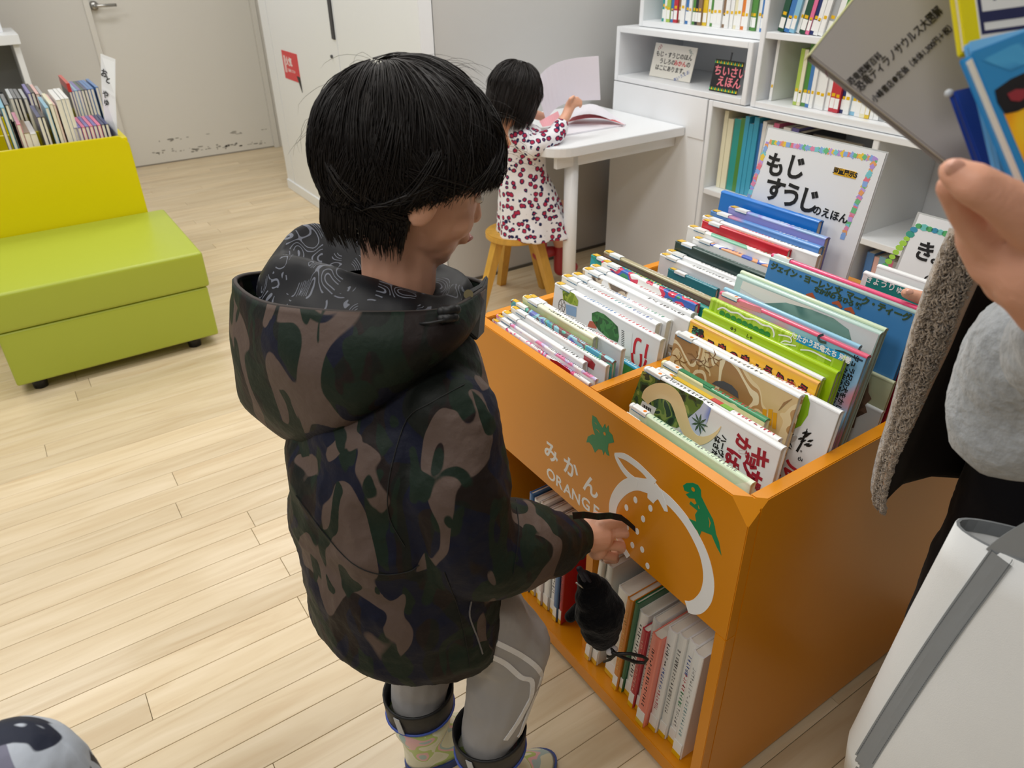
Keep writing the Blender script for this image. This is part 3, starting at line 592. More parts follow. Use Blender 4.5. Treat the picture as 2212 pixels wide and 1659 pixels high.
bin_book('R18', 'pale olive book at the far right edge' + LT, (1700, 745), (1939, 800), 1.0585, .007, BW('#c6caa6'), 8, GR)
# rear right section
bin_book('R16', 'white book with a teal title patch under the thumb' + LT, (1866, 588), (2030, 640), 1.20, .012, w_, 7, GS)
bin_book('R19', 'white-backed book standing just in front of the second sign' + LT, (1895, 575), (2060, 622), 1.225, .012, w_, 7, GS)
bin_book('R20', 'blue book low behind the large blue cover at the right' + LT, (1868, 670), (2050, 752), 1.16, .012, BW('#2a7fae'), 7, GS)
# ---- printed pictures and titles on covers
def onf(key, name, pts, m, dz=0.0003):
    o, L, t, h = BOOKS[key]; mb = MB(); bm = bmesh.new()
    f = bm.faces.new([bm.verts.new((x, y, 0)) for x, y in pts]); bm.normal_update()
    if f.normal.z < 0: f.normal_flip()
    bmesh.ops.triangulate(bm, faces=bm.faces); me = bpy.data.meshes.new(name); bm.to_mesh(me); bm.free(); me.materials.append(m); me.transform(FC @ Matrix.Translation((0, 0, dz + .0001))); return link(name, me, o)
def fl_(key, px, py):
    """photo pixel on a book's front cover, as cover coordinates"""
    o = BOOKS[key][0]; M = o.matrix_world; n = M.to_3x3() @ V((0, -1, 0)); p0 = M.translation; v = ray(px, py)
    t = (p0 - C0).dot(n) / v.dot(n); q = M.inverted() @ (C0 + v * t); return (q.x, q.z)
def pic(key, name, pix, m, dz=.0003): return onf(key, name, [fl_(key, *p) for p in pix], m, dz)
Z3 = lambda x, y: (1300 + x * .25316, 760 + y * .25316)
Z2 = lambda x, y: (1400 + x * .27125, 560 + y * .27125)
Z1 = lambda x, y: (1020 + x * .24412, 520 + y * .24412)
jungle = art('jungle_art', ['#1d3527', '#33553a', '#5f7f3a', '#8fa352', '#2b4636'], 40, seed=3)
o = pic('R2', 'jungle_picture', [Z3(350, 160), Z3(870, 420), Z3(860, 520), Z3(740, 590), Z3(640, 650), Z3(380, 560), Z3(240, 460)], jungle)
pic('R2', 'lagoon_picture', [Z3(870, 430), Z3(935, 480), Z3(900, 600), Z3(800, 770), Z3(650, 700), Z3(700, 600), Z3(840, 480)], art('lagoon', ['#2b55c0', '#3c68cf', '#c9d4ef'], 12, seed=2, hard=False), .0004)
o, L, t, h = BOOKS['R2']
mb = MB(); stroke(mb, [(*fl_('R2', *Z3(x, y)), wd) for x, y, wd in spline([(370, 420, .018), (400, 370, .024), (470, 335, .026), (550, 340, .028), (620, 390, .029), (660, 470, .028), (690, 570, .026), (730, 670, .023), (790, 740, .019), (860, 755, .013), (930, 730, .008), (990, 680, .004), (1020, 635, .001)], 5)], FC @ Matrix.Translation((0, 0, .0005)), .0004)
mb.build('tail_picture', BW('#f3d9a4'), o)
lf = MB(); cx_, cy_ = fl_('R2', *Z3(835, 610))
for k in range(9):
    a = k * 2 * PI / 9 + .2; stroke(lf, [(cx_, cy_, .001), (cx_ + .009 * math.cos(a), cy_ + .009 * math.sin(a), .004), (cx_ + .017 * math.cos(a), cy_ + .017 * math.sin(a), .0005)], FC @ Matrix.Translation((0, 0, .0005)), .0004)
lf.build('palm_picture', BW('#3c5a43'), o)
def ftext(key, s, pix, size, m, rot=0, bold=0, dz=.0006, **k):
    x, y = fl_(key, *pix); text(s, size, m, FC @ Matrix.Translation((x, y, dz)) @ Matrix.Rotation(rot, 4, 'Z'), BOOKS[key][0], bold=bold, **k)
DRED = ink('#a3172f')
for ch, q, s in (('キ', (1340, 895), .034), ('ョ', (1275, 935), .024), ('ソ', (1250, 1000), .03), ('ザ', (1290, 1075), .032), ('が', (1195, 790), .031), ('ば', (1110, 905), .031)): ftext('R2', ch, Z3(*q), s, DRED, -PI / 2, .0013)
ftext('R2', 'ハーヴィ', Z3(1020, 830), .0125, BLK, -PI / 2, .0004); ftext('R2', 'はさたむ', Z3(965, 830), .0125, BLK, -PI / 2, .0004)
bc = pic('R2', 'barcode_label', [Z3(350, 415), Z3(470, 480), Z3(430, 570), Z3(320, 480)], LABW, .0007)
bb = MB()
for k in range(8):
    x, y = fl_('R2', *Z3(352 + k * 9, 462 + k * 5)); flat(bb, [(x, y - .010), (x + .0012 + .0008 * (k % 2), y - .010), (x + .0012 + .0008 * (k % 2), y + .004), (x, y + .004)], FC @ Matrix.Translation((0, 0, .0009)), .0003)
bb.build('bars', BLK, bc)
# pencil spine of R3, dinosaurs on R4
for key, a, b, col in (('R3', .13, .48, '#d9b521'), ('R3', .48, .56, '#c63a3a'), ('R3', .56, .64, '#77b23a'), ('R4', .17, .50, '#2f8a5c')):
    o, L, t, h = BOOKS[key]; m_ = MB(); flat(m_, [(a * L, t * .12), (b * L, t * .12), (b * L, t * .86), (a * L, t * .86)], Matrix.Translation((0, 0, -.0004)), .0012); m_.build('spine_picture', BW(col), o)
pic('R5', 'penguin_picture', [Z3(940, 270), Z3(975, 248), Z3(1040, 250), Z3(1110, 285), Z3(1160, 340), Z3(1168, 400), Z3(1130, 375), Z3(1060, 330)], BW('#54575e'))
for i, q in enumerate(((1390, 560), (1440, 560), (1478, 590))):
    x, y = Z3(*q); pic('R5', 'gold_letter', [(x - 4, y - 19), (x + 5, y - 17), (x + 2, y + 18), (x - 6, y + 15)], BW('#dfa21e'))
for q in ((330, 70), (470, 60), (620, 50), (540, 110)):
    mbx = MB(); x, y = fl_('R5', *Z3(q[0] + 330, q[1]))
    for k in range(5): a = k * 1.3; stroke(mbx, [(x, y, .0006), (x + .012 * math.cos(a), y + .008 * math.sin(a), .0025), (x + .02 * math.cos(a + .4), y + .014 * math.sin(a + .4), .0006)], FC @ Matrix.Translation((0, 0, .0003)), .0003)
    mbx.build('animal_sketch', BW('#8a6236'), BOOKS['R5'][0])
stro = MB(); stroke(stro, [(*fl_('R5', *Z3(1625, 400)), .0006), (*fl_('R5', *Z3(1560, 440)), .004), (*fl_('R5', *Z3(1510, 500)), .0008)], FC @ Matrix.Translation((0, 0, .0003)), .0003); stro.build('bird_sketch', BW('#9a7040'), BOOKS['R5'][0])
pic('R6', 'balloon_picture', [Z3(1640, 470), Z3(1660, 400), Z3(1710, 355), Z3(1760, 370), Z3(1778, 440), Z3(1760, 540), Z3(1700, 630), Z3(1620, 668), Z3(1570, 660), Z3(1600, 560)], BW('#8fbf1e'))
trm = MB()
def f6(x, y): return fl_('R6', *Z3(x, y))
stroke(trm, [(*f6(1665, 850), .004), (*f6(1700, 790), .0035), (*f6(1740, 700), .003), (*f6(1755, 655), .001)], FC @ Matrix.Translation((0, 0, .0004)), .0003)
for x, y in ((1700, 740), (1740, 720), (1765, 700), (1780, 760), (1750, 790), (1720, 760), (1770, 800), (1735, 690)):
    a, b = f6(x, y); stroke(trm, [(a - .004, b - .003, .0015), (a, b, .004), (a + .004, b + .004, .001)], FC @ Matrix.Translation((0, 0, .0004)), .0003)
trm.build('tree_picture', BLK, BOOKS['R6'][0])
dg_ = MB(); stroke(dg_, [(*f6(1580, 810), .002), (*f6(1600, 770), .006), (*f6(1640, 740), .008), (*f6(1665, 720), .003)], FC @ Matrix.Translation((0, 0, .0004)), .0003); dg_.build('dog_picture', BW('#c9c4c0'), BOOKS['R6'][0])
dk_ = MB()
for q in ([(1575, 800), (1620, 830)], [(1600, 730), (1640, 700)], [(1610, 780), (1625, 815)], [(1570, 780), (1590, 760)]): stroke(dk_, [(*f6(*q[0]), .002), (*f6(*q[1]), .0012)], FC @ Matrix.Translation((0, 0, .0006)), .0003)
dk_.build('dog_outline', BLK, BOOKS['R6'][0])
ftext('R6', 'ル', Z3(1610, 1010), .032, ink('#c8303c'), -PI / 2, .0012); ftext('R6', 'ゆ', Z3(1480, 1060), .022, ink('#c8303c'), -PI / 2, .0006); ftext('R6', '。る', Z3(1700, 890), .010, BLK, -PI / 2)
# orange book title strip
pic('R7', 'title_patch', [Z2(355, 545), Z2(440, 560), Z2(430, 610), Z2(350, 590)], BW('#3d9a7a')); ftext('R7', '恐竜', Z2(396, 578), .0135, BLK, 0, .0004)
o, L, t, h = BOOKS['R7']
for i, ch in enumerate('どろきのきょうりゅう'):
    if ch in ' ': continue
    p = (400 + i * 92, 640 + i * 45 + (8 if i % 2 else -4)); ftext('R7', ch, Z2(*p), .021, BLK, .05 * (-1) ** i, .0017, .0003); ftext('R7', ch, Z2(*p), .020, DRED, .05 * (-1) ** i, .0002, .0007)
# banner and title on R10
pic('R10', 'blue_banner', [Z2(1190, 600), Z2(1565, 755), Z2(1545, 810), Z2(1178, 655)], BW('#2aa0d4')); ftext('R10', 'たたかう恐竜たち 別巻', Z2(1372, 706), .0105, WHT, 0, .0003, .0007)
o = BOOKS['R10'][0]; wl = MB(); pts_ = spline([(555, 400), (600, 385), (660, 420), (720, 430), (780, 470), (850, 480), (910, 520), (980, 540), (1005, 590), (1000, 620)], 4)
stroke(wl, [(*fl_('R10', *Z2(*p)), .0028) for p in pts_], FC @ Matrix.Translation((0, 0, .0006)), .0003); wl.build('title_outline', WHT, o)
gl = MB()
for i in range(9):
    a, b = fl_('R10', *Z2(590 + i * 45, 430 + i * 21)); flat(gl, [(a + .0062 * math.cos(k * PI / 5), b + .005 * math.sin(k * PI / 5)) for k in range(10)], FC @ Matrix.Translation((0, 0, .0003)), .0003)
gl.build('title_lettering', BW('#2c8a3c'), o)
wl = MB(); stroke(wl, [(*fl_('R10', *Z2(*p)), .0022) for p in spline([(1040, 600), (1130, 620), (1140, 660), (1090, 650), (1060, 670), (1130, 680), (1180, 690)], 4)], FC @ Matrix.Translation((0, 0, .0006)), .0003)
stroke(wl, [(*fl_('R10', *Z2(*p)), .0022) for p in spline([(1215, 720), (1300, 730), (1400, 780), (1460, 810)], 4)], FC @ Matrix.Translation((0, 0, .0006)), .0003); wl.build('title_outline', WHT, o)
ftext('R9', 'ゆう', Z2(680, 560), .007, BLK, 0); ftext('R9', 'しゃ', Z2(808, 620), .007, BLK, 0)
# R11 writing
ftext('R11', 'ジュラ紀の犬をかし。', Z2(1575, 1010), .0105, BLK, -PI / 2, .0002); ftext('R11', 'ユタ州の平原には', Z2(1520, 1000), .0105, BLK, -PI / 2, .0002)
rp = MB(); stroke(rp, [(*fl_('R11', *Z2(*p)), .0028) for p in spline([(1490, 725), (1560, 740), (1640, 780), (1710, 810)], 6)], FC @ Matrix.Translation((0, 0, .0003)), .0003); rp.build('rope_picture', BW('#2f3f4f'), BOOKS['R11'][0])
pk = pic('R11', 'pink_band', [Z2(730, 330), Z2(905, 390), Z2(900, 430), Z2(730, 370)], BW('#e58a98'))
cl_ = MB(); stroke(cl_, [(*fl_('R11', *Z2(*p)), .004) for p in spline([(1400, 600), (1360, 615), (1370, 650), (1420, 665)], 5)], FC @ Matrix.Translation((0, 0, .0005)), .0003); cl_.build('claw_picture', BW('#3d4754'), BOOKS['R11'][0])
# R13 window and dinosaur
pic('R13', 'cover_window', [Z2(755, 170), Z2(1840, 600), Z2(1700, 960), Z2(640, 600)], BW('#e2e3e2'))
pic('R13', 'cover_window_cream', [Z2(760, 172), Z2(1330, 395), Z2(1150, 420), Z2(960, 350), Z2(850, 300), Z2(735, 230)], BW('#ece9dc'), .0006)
pic('R13', 'dinosaur_picture', [Z2(930, 350), Z2(1100, 345), Z2(1300, 400), Z2(1480, 470), Z2(1600, 560), Z2(1630, 680), Z2(1600, 800), Z2(1300, 780), Z2(1250, 560), Z2(1100, 450), Z2(980, 400)], art('dino_gray', ['#6f958a', '#557f76', '#7fa498'], 20, seed=4, hard=False), .0008)
# R14 author lines
DG = ink('#3c5233')
ftext('R14', 'ジェイン・ヨーレン 文  マーク・ティーグ 絵', Z2(1530, 262), .0142, DG, 0, .0007); ftext('R14', 'なかがわ ちひろ 訳', Z2(1505, 307), .0105, DG, 0, .0005)
for q in ((1300, 290), (1510, 355), (1610, 405)):
    x, y = fl_('R14', *Z2(*q)); mbx = MB(); stroke(mbx, [(x - .010, y - .002, .003), (x, y + .002, .008), (x + .009, y - .004, .004)], FC @ Matrix.Translation((0, 0, .0004)), .0003); mbx.build('creature_picture', BW('#c2603a'), BOOKS['R14'][0])
# R17 spiky dinosaur
pic('R17', 'dinosaur_picture', [Z2(1735, 960), Z2(1760, 975), Z2(1755, 1060), Z2(1780, 1110), Z2(1730, 1160), Z2(1745, 1220), Z2(1660, 1260), Z2(1640, 1340), Z2(1570, 1350), Z2(1530, 1470), Z2(1600, 1480), Z2(1700, 1430), Z2(1700, 1500), Z2(1400, 1500), Z2(1500, 1200)], art('spiky', ['#6f5343', '#7f604e', '#5f4638'], 30, seed=1))
# R16 teal title
pic('R16', 'title_patch', [(1875, 596), (2012, 640), (2005, 668), (1868, 622)], BW('#1b8f8a')); ftext('R16', 'きょうりゅうのか', (1935, 624), .0145, WHT, 0, .0003, .0007)
# L9 cart picture
crt = pic('L9', 'tree_picture', [Z1(1060, 640), Z1(1110, 625), Z1(1170, 650), Z1(1230, 700), Z1(1290, 760), Z1(1300, 850), Z1(1290, 900), Z1(1200, 860), Z1(1120, 790), Z1(1060, 700)], art('tree_green', ['#2f6a35', '#3f8242', '#27592e'], 50, seed=1))
pic('L9', 'bush_picture', [Z1(800, 440), Z1(850, 440), Z1(905, 470), Z1(940, 530), Z1(935, 580), Z1(870, 560), Z1(805, 520)], art('bush_green', ['#7f9f3a', '#9fb84a', '#5f7f2a'], 60, seed=2))
pic('L9', 'cart_picture', [Z1(830, 560), Z1(925, 590), Z1(920, 675), Z1(835, 650)], BW('#8fb2d6'))
wh = MB(); x, y = fl_('L9', *Z1(795, 575)); stroke(wh, [(x + .011 * math.cos(a), y + .014 * math.sin(a), .0012) for a in [i * PI / 8 for i in range(17)]], FC @ Matrix.Translation((0, 0, .0004)), .0003)
for a in (0, PI / 3, 2 * PI / 3): stroke(wh, [(x - .011 * math.cos(a), y - .014 * math.sin(a), .0007), (x + .011 * math.cos(a), y + .014 * math.sin(a), .0007)], FC @ Matrix.Translation((0, 0, .0006)), .0003)
wh.build('wheel_picture', BW('#5a4a40'), BOOKS['L9'][0]); pic('L9', 'roof_picture', [Z1(1040, 710), Z1(1110, 720), Z1(1100, 780), Z1(1020, 760)], BW('#c0624a'))
bc = pic('L9', 'barcode_label', [Z1(1310, 790), Z1(1420, 815), Z1(1400, 1030), Z1(1345, 1020)], LABW)
bb = MB()
for k in range(9):
    x, y = fl_('L9', *Z1(1335, 800 + k * 16)); flat(bb, [(x - .004, y), (x + .004, y), (x + .004, y + .0012), (x - .004, y + .0012)], FC @ Matrix.Translation((0, 0, .0005)), .0003)
bb.build('bars', BLK, bc)
for ch, q in (('こ', (1485, 945)), ('う', (1460, 1060))): ftext('L9', ch, Z1(*q), .05, ink('#d42a36'), -PI / 2, .0008)
pic('L2', 'red_dragon', [Z1(685, 1040), Z1(760, 1070), Z1(870, 1150), Z1(870, 1230), Z1(790, 1180), Z1(730, 1130)], BW('#b5202c')); pic('L5', 'red_dragon', [Z1(990, 1010), Z1(1050, 1045), Z1(1090, 1090), Z1(1075, 1145), Z1(1020, 1110), Z1(985, 1060)], BW('#a81f2c'))
# ---- lettered sign boards in the bin
def board(name, label, TL, TR, X, lean, h, grp=None):
    a = ax(*TL, X); b = ax(*TR, X); L = a.y - b.y; z = (a.z + b.z) / 2
    M = Matrix.Translation((X, a.y, z)) @ Matrix.Rotation(-PI / 2, 4, 'Z') @ Matrix.Rotation(-math.radians(lean), 4, 'X')
    o = empty(name, label=label, cat='sign', M=M); MB().box((0, .0006, -h), (L, .0022, 0)).build('card', w_, o)
    MB().box((-.006, .0024, -h), (L + .004, .0045, .003)).build('backing', mat('clear_acrylic', '#b9bab8', .15, coat=.5), o, bevel=.0008)
    return o, L, h
so, L, h = board('lettered_sign', 'large white sign with black hiragana and a border of pastel paper squares', (1659, 279), (1915, 328), 1.43, 9, .50)
def sp_(o, px, py):
    M = o.matrix_world; n = M.to_3x3() @ V((0, -1, 0)); v = ray(px, py); t = (M.translation - C0).dot(n) / v.dot(n); q = M.inverted() @ (C0 + v * t); return (q.x, q.z)
def stext(o, s, pix, size, bold=0, m=BLK): x, y = sp_(o, *pix); text(s, size, m, FC @ Matrix.Translation((x, y, .0001)), o, bold=bold)
Z6 = lambda x, y: (1400 + x * .36777, 220 + y * .36777)
for ch, q, s in (('も', (745, 380), .054), ('じ', (862, 395), .054), ('す', (740, 525), .056), ('う', (838, 560), .056), ('じ', (940, 590), .056)): stext(so, ch, Z6(*q), s, .0016)
stext(so, 'のえほん', Z6(1068, 665), .0215, .0006)
mb = MB(); q = [sp_(so, *Z6(*p)) for p in ((1095, 382), (1225, 412), (1218, 455), (1088, 425))]; flat(mb, q[::-1], FC @ Matrix.Translation((0, 0, -.0006)), .0006); mb.build('yellow_label', BW('#eab51c'), so)
stext(so, '児童展示5', Z6(1157, 418), .0125, .0005)
pas = ['#e78fb0', '#8fb4ea', '#f0d04a', '#74c487', '#b99be0', '#ec7f8f', '#7fd0d8', '#f1a868', '#c7a8e4']
rs = random.Random(11)
def border(o, A, B, n, sz, cols, rnd=False):
    for i in range(n):
        t = (i + .5) / n; x, y = sp_(o, A[0] + (B[0] - A[0]) * t, A[1] + (B[1] - A[1]) * t); mb = MB(); s = sz * rs.uniform(.75, 1.1); a = rs.uniform(0, 1)
        if rnd: flat(mb, [(x + s * .62 * math.cos(k * PI / 4), y + s * .4 * math.sin(k * PI / 4) * 1.1) for k in range(8)], FC @ Matrix.Translation((0, 0, -.0006)), .0004)
        else: flat(mb, [(x + s * .7 * math.cos(a + k * PI / 2), y + s * .7 * math.sin(a + k * PI / 2)) for k in range(4)], FC @ Matrix.Translation((0, 0, -.0006 + .00006 * (i % 4))), .0003)
        mb.build('paper_square' if not rnd else 'paper_dot', BW(cols[rs.randrange(len(cols))]), o)
border(so, Z6(715, 235), Z6(1335, 335), 44, .0105, pas); border(so, Z6(700, 240), Z6(590, 560), 26, .0105, pas); border(so, Z6(1335, 335), Z6(1140, 800), 36, .0105, pas)
so2, L, h = board('lettered_sign', 'smaller white sign with black hiragana and a border of green and blue dots', (1987, 459), (2130, 505), 1.36, 14, .36)
for ch, q, s in (('き', (2018, 548), .052), ('ょ', (2026, 570), .052)): pass
Zk = lambda x, y: (1820 + x * .16875, 380 + y * .16875)
stext(so2, 'き', Zk(1045, 985), .038, .0011); stext(so2, 'よ', Zk(1215, 1070), .026, .0008); stext(so2, 'の', Zk(1108, 1350), .026, .0004)
gcol = ['#57b06a', '#8fcf4a', '#6fc6c0', '#3f93b5', '#a8d84a', '#3fa08a']
border(so2, Zk(940, 632), Zk(1560, 810), 9, .013, gcol, True); border(so2, Zk(935, 660), Zk(520, 1180), 9, .013, gcol, True)
mb = MB(); stroke(mb, [(*sp_(so2, *Zk(x, y)), .0025) for x, y in ((480, 1185), (800, 1290), (1150, 1400))], FC @ Matrix.Translation((0, 0, -.0006)), .0005); mb.build('teal_line', BW('#3fc0a8'), so2)
# ---- lower shelf of the orange bin: spines face the room
def shelf_book(name, label, cat, p, t, L, h, cover, tilt=0, spine=None, face=-1, group=None, **k):
    """upright book; p = bottom corner of its spine at its left side, spine facing -X, thickness runs to -Y"""
    R = Matrix(((0, 0, face, 0), (0, -1, 0, 0), (-1 * face * -1 * -1, 0, 0, 0), (0, 0, 0, 1)))
    R = Matrix(((0, 0, -1), (0, -1, 0), (-1, 0, 0))).to_4x4()
    M = Matrix.Translation(p) @ Matrix.Rotation(tilt, 4, 'X') @ Matrix.Translation((0, 0, L)) @ R
    o = empty(name, label=label, cat=cat, group=group, M=M); book_mesh(o, L, t, h, cover, spine, **k); return o
GLW = 'books on the lower shelf of the orange bin'
low = [('white picture book with small dark lettering leaning by the shelf divider', '#eeeeea', .011, .31, .16, ['#333333', '#777777'], 0), ('second white book leaning by the lower shelf divider, gray lettering', '#e6e8e6', .013, .31, .16, '#777777', .0),
       ('thick white low-shelf book with large black handwritten title', '#f0efe8', .024, .27, .14, '#222222', .05), ('orange-spined book on the low shelf', '#d98a2c', .011, .28, .14, '#f2c070', 0), ('dark green thin book beside the orange one, low shelf', '#1f6e45', .006, .28, .14, None, 0),
       ('white low-shelf book with spaced black letters', '#efeee8', .017, .26, .13, '#222222', 0), ('red-spined low-shelf book with pale lettering', '#b92838', .011, .24, .13, '#f0b0a0', 0), ('gray and white low-shelf book', '#cfd2cf', .014, .28, .12, '#333333', 0),
       ('coral pink book pulled forward on the low shelf', '#f08a78', .017, .27, .11, '#222222', 0), ('white low-shelf book with blue and red letters, first of the right pile', '#eef0f0', .015, .30, .10, ['#333333', '#3a62b5', '#c83c4c'], 0), ('white low-shelf book with dense gray title', '#e8e9e6', .014, .30, .09, '#555555', 0),
       ('white low-shelf book with blue, red and green title', '#f2f2f0', .016, .30, .08, ['#2a56a8', '#c8303c', '#2d8c56', '#888888'], 0), ('outermost white low-shelf book touching the right board', '#ecefee', .017, .30, .07, ['#bbbbbb', '#7fa8b0'], 0)]
y = .822
for i, (lb, c_, t, L, tl, ik, gap) in enumerate(low):
    t *= 1.34
    tl2 = tl * .55; L2 = min(L, .315)
    if i == 3: y -= .003
    y -= gap * .35
    xx = BX0 + (.010 if 'coral' in lb else .022 + .006 * (i % 3))
    shelf_book('picture_book', lb, 'book', (xx, y - .0, .0515 + t * math.sin(tl2)), t, L2, .20, BW(c_), tl2, group=GLW, inkc=ik, ins=(.12, .8), seed=40 + i, foot=True)
    y -= t * 1.02 / math.cos(tl2) + .0012
    if y < .515: break

# left half of the low shelf
for i, (px, c_, cn_, t, L) in enumerate(((0, '#3f78b8', 'blue-topped', .010, .31), (0, '#eceeee', 'white', .016, .30), (0, '#e8e4dc', 'cream white', .014, .30), (0, '#e9dfe0', 'pale pink', .013, .29), (0, '#eceeee', 'thick white', .020, .30), (0, '#eef0f0', 'second thick white', .018, .295), (0, '#3a6fa8', 'blue', .014, .28), (0, '#b92838', 'red', .010, .29))):
    yl = ax(1152, 1062, BX0 + .05).y if i == 0 else yl
    shelf_book('picture_book', '%s book in the left half of the orange bin\'s low shelf' % cn_, 'book', (BX0 + .028 + .004 * (i % 3), yl, .0515 + t * .06), t, L, .20, BW(c_), .05, group='books in the left half of the low shelf', inkc='#444444' if i % 2 else None, ins=(.12, .8), seed=70 + i, foot=True); yl -= t + .0025
# ---------------------------------------------------------------- background books
ORD = ['first', 'second', 'third', 'fourth', 'fifth', 'sixth', 'seventh', 'eighth', 'ninth', 'tenth', 'eleventh', 'twelfth', 'thirteenth', 'fourteenth', 'fifteenth', 'sixteenth', 'seventeenth', 'eighteenth', 'nineteenth', 'twentieth'] + ['%dth' % i for i in range(21, 60)]
ORD[20] = 'twenty-first'; ORD[21] = 'twenty-second'; ORD[22] = 'twenty-third'
for i_ in range(23, 59): ORD[i_] = 'twenty-' + ORD[i_ - 20] if i_ < 29 else 'thirtieth' if i_ == 29 else 'thirty-' + ORD[(i_ - 30) % 9]
CN = dict(w=('white', '#eceeee'), g=('green', '#4f8a3f'), dg=('dark green', '#24503c'), b=('blue', '#3f78b8'), lb=('light blue', '#86bcd8'), db=('navy', '#1f2f66'), r=('red', '#c02f3f'), p=('pink', '#e06f9a'), y=('yellow', '#e0c030'), o=('orange', '#dd7f35'), t=('teal', '#2f9a94'), n=('brown', '#8a6f55'), k=('black', '#22242a'), c=('cream', '#e6e2c4'), v=('violet', '#6f68b0'), l=('lime green', '#a9c455'), gy=('gray', '#a9adb0'), pl=('pale pink', '#e6b8b4'), sb=('sky blue', '#3fa3c4'))
def small_book(name, lab, group, M, L, t, h, cm, tabs=True, parent=None):
    o = empty(name, label=lab, cat='book', group=group, M=M)
    c = .0015
    cv = MB(); cv.box((0, 0, -h), (L, c, -.001)); cv.box((0, t - c, -h), (L, t, -.001)); cv.box((0, 0, -.0018), (L, t, 0)); cv.build('cover', cm, o)
    MB().box((.002, c, -h + .003), (L - .002, t - c, -.002)).build('pages', PAGES, o)
    if tabs:
        mb = MB(); yt = .058 + .010 * noise.noise(M.translation * 37); flat(mb, [(L - yt, t * .2), (L - yt + .010, t * .2), (L - yt + .010, t * .8), (L - yt, t * .8)], Matrix.Identity(4), .0005); mb.build('index_tab', TABY, o)
        mb = MB(); flat(mb, [(L - .045, t * .08), (L - .012, t * .08), (L - .012, t * .92), (L - .045, t * .92)], Matrix.Identity(4), .0005); mb.build('call_label', LABW, o)
    return o
SR = Matrix(((0, 0, -1), (0, -1, 0), (-1, 0, 0))).to_4x4()
def row(where, group, y, yend, z, x, keys, t=(.009, .016), L=(.20, .27), lean=0, depth=.18, seed=0, tabs=True):
    rs = random.Random(seed); i = 0
    while y > yend and i < len(keys):
        tt = rs.uniform(*t); LL = rs.uniform(*L); cn, col = CN[keys[i]]
        ln = lean + (rs.uniform(-.01, .01) if lean else 0)
        M = Matrix.Translation((x + rs.uniform(0, .012), y, z + abs(math.sin(ln)) * tt + .0005)) @ Matrix.Rotation(ln, 4, 'X') @ Matrix.Translation((0, 0, LL)) @ SR
        small_book('book', '%s book, %s from left, %s' % (cn, ORD[i], where), group, M, LL, tt, depth, BW(col), tabs)
        y -= tt / math.cos(ln) + .0006; i += 1
    return y
ya = ax(1427, 50, XF + .09).y; yb_ = ax(1655, 70, XF + .09).y
K = 't w l b r n w b w g k n y w g w w n w w c w o w g g w b lb l w b o y'.split()
row('on top of the display cubby', 'books standing on top of the display cubby', ya, 1.955, 1.082, XF + .085, K, (.014, .024), (.22, .27), seed=1)
ya = ax(1682, 72, XF + .04).y
row('leaning on the upper wall shelf', 'books leaning on the upper wall shelf', ya, .95, 1.0955, XF + .03, 'dg b lb w dg p db w w gy w g w w r dg c c t w k w pl w lb w n w c w g w b w'.split(), (.014, .024), (.22, .27), lean=.16, seed=2)
ya = ax(1664, 205, XF + .06).y
row('on the middle wall shelf', 'books on the middle wall shelf', ya, 1.80, .8645, XF + .05, ['w'], (.012, .012), (.21, .22), seed=3)
row('in the long group on the middle wall shelf', 'books on the middle wall shelf', 1.765, 1.0, .8645, XF + .05, 'l c g b w w w w r r db w lb w c y w w gy w pl lb w w c w r w lb w'.split(), (.013, .022), (.18, .22), seed=4)
ya = ax(1553, 330, XF + .05).y
row('in the low bookshelf beside the desk', 'tall books in the low bookshelf', ya - .004, 1.60, .5005, XF + .05, 'c c t g sb sb sb b w w p w w v k'.split(), (.016, .032), (.27, .30), depth=.25, seed=8, tabs=False)
o = empty('display_book', (XF + .10, 1.62, .5005), 'gray picture book facing out behind the large lettered sign', 'book')
MB().box((0, -.13, 0), (.012, .10, .27)).build('cover', BW('#8f8c88'), o, bevel=.001); text('はる', .05, ink('#4a4a58'), frame((-.0006, -.06, .21), (0, -1, 0), (0, 0, 1)), o)
row('in the bottom right cubby behind the two signs', 'books in the bottom right cubby', 1.35, .80, .0725, XF + .04, 'b pl lb p gy y l b y g n w b p w r w g'.split(), (.016, .03), (.36, .37), depth=.22, seed=6, tabs=False)
# plush on the shelf by the raised hand
pc = V((XF + .14, .98, .5006)); pm_ = MB(); pm_.ball((0, 0, .11), (.09, .11, .11), 20).ball((-.03, 0, .24), (.07, .08, .07), 18).ball((-.02, .07, .30), .028).ball((-.02, -.07, .30), .028).ball((-.08, .07, .05), (.06, .035, .04)).ball((-.08, -.07, .05), (.06, .035, .04))
o = empty('stuffed_toy', pc, 'pale yellow green plush toy on the shelf behind the raised hand', 'toy'); remesh('body', pm_, mat('plush', '#c2c493', .95, .1, bump=.8, bscale=70, sheen=.5, var=.15, vscale=14), o, .006, 3, disp=lambda p, n: p + n * noise.noise(p * 40) * .006)
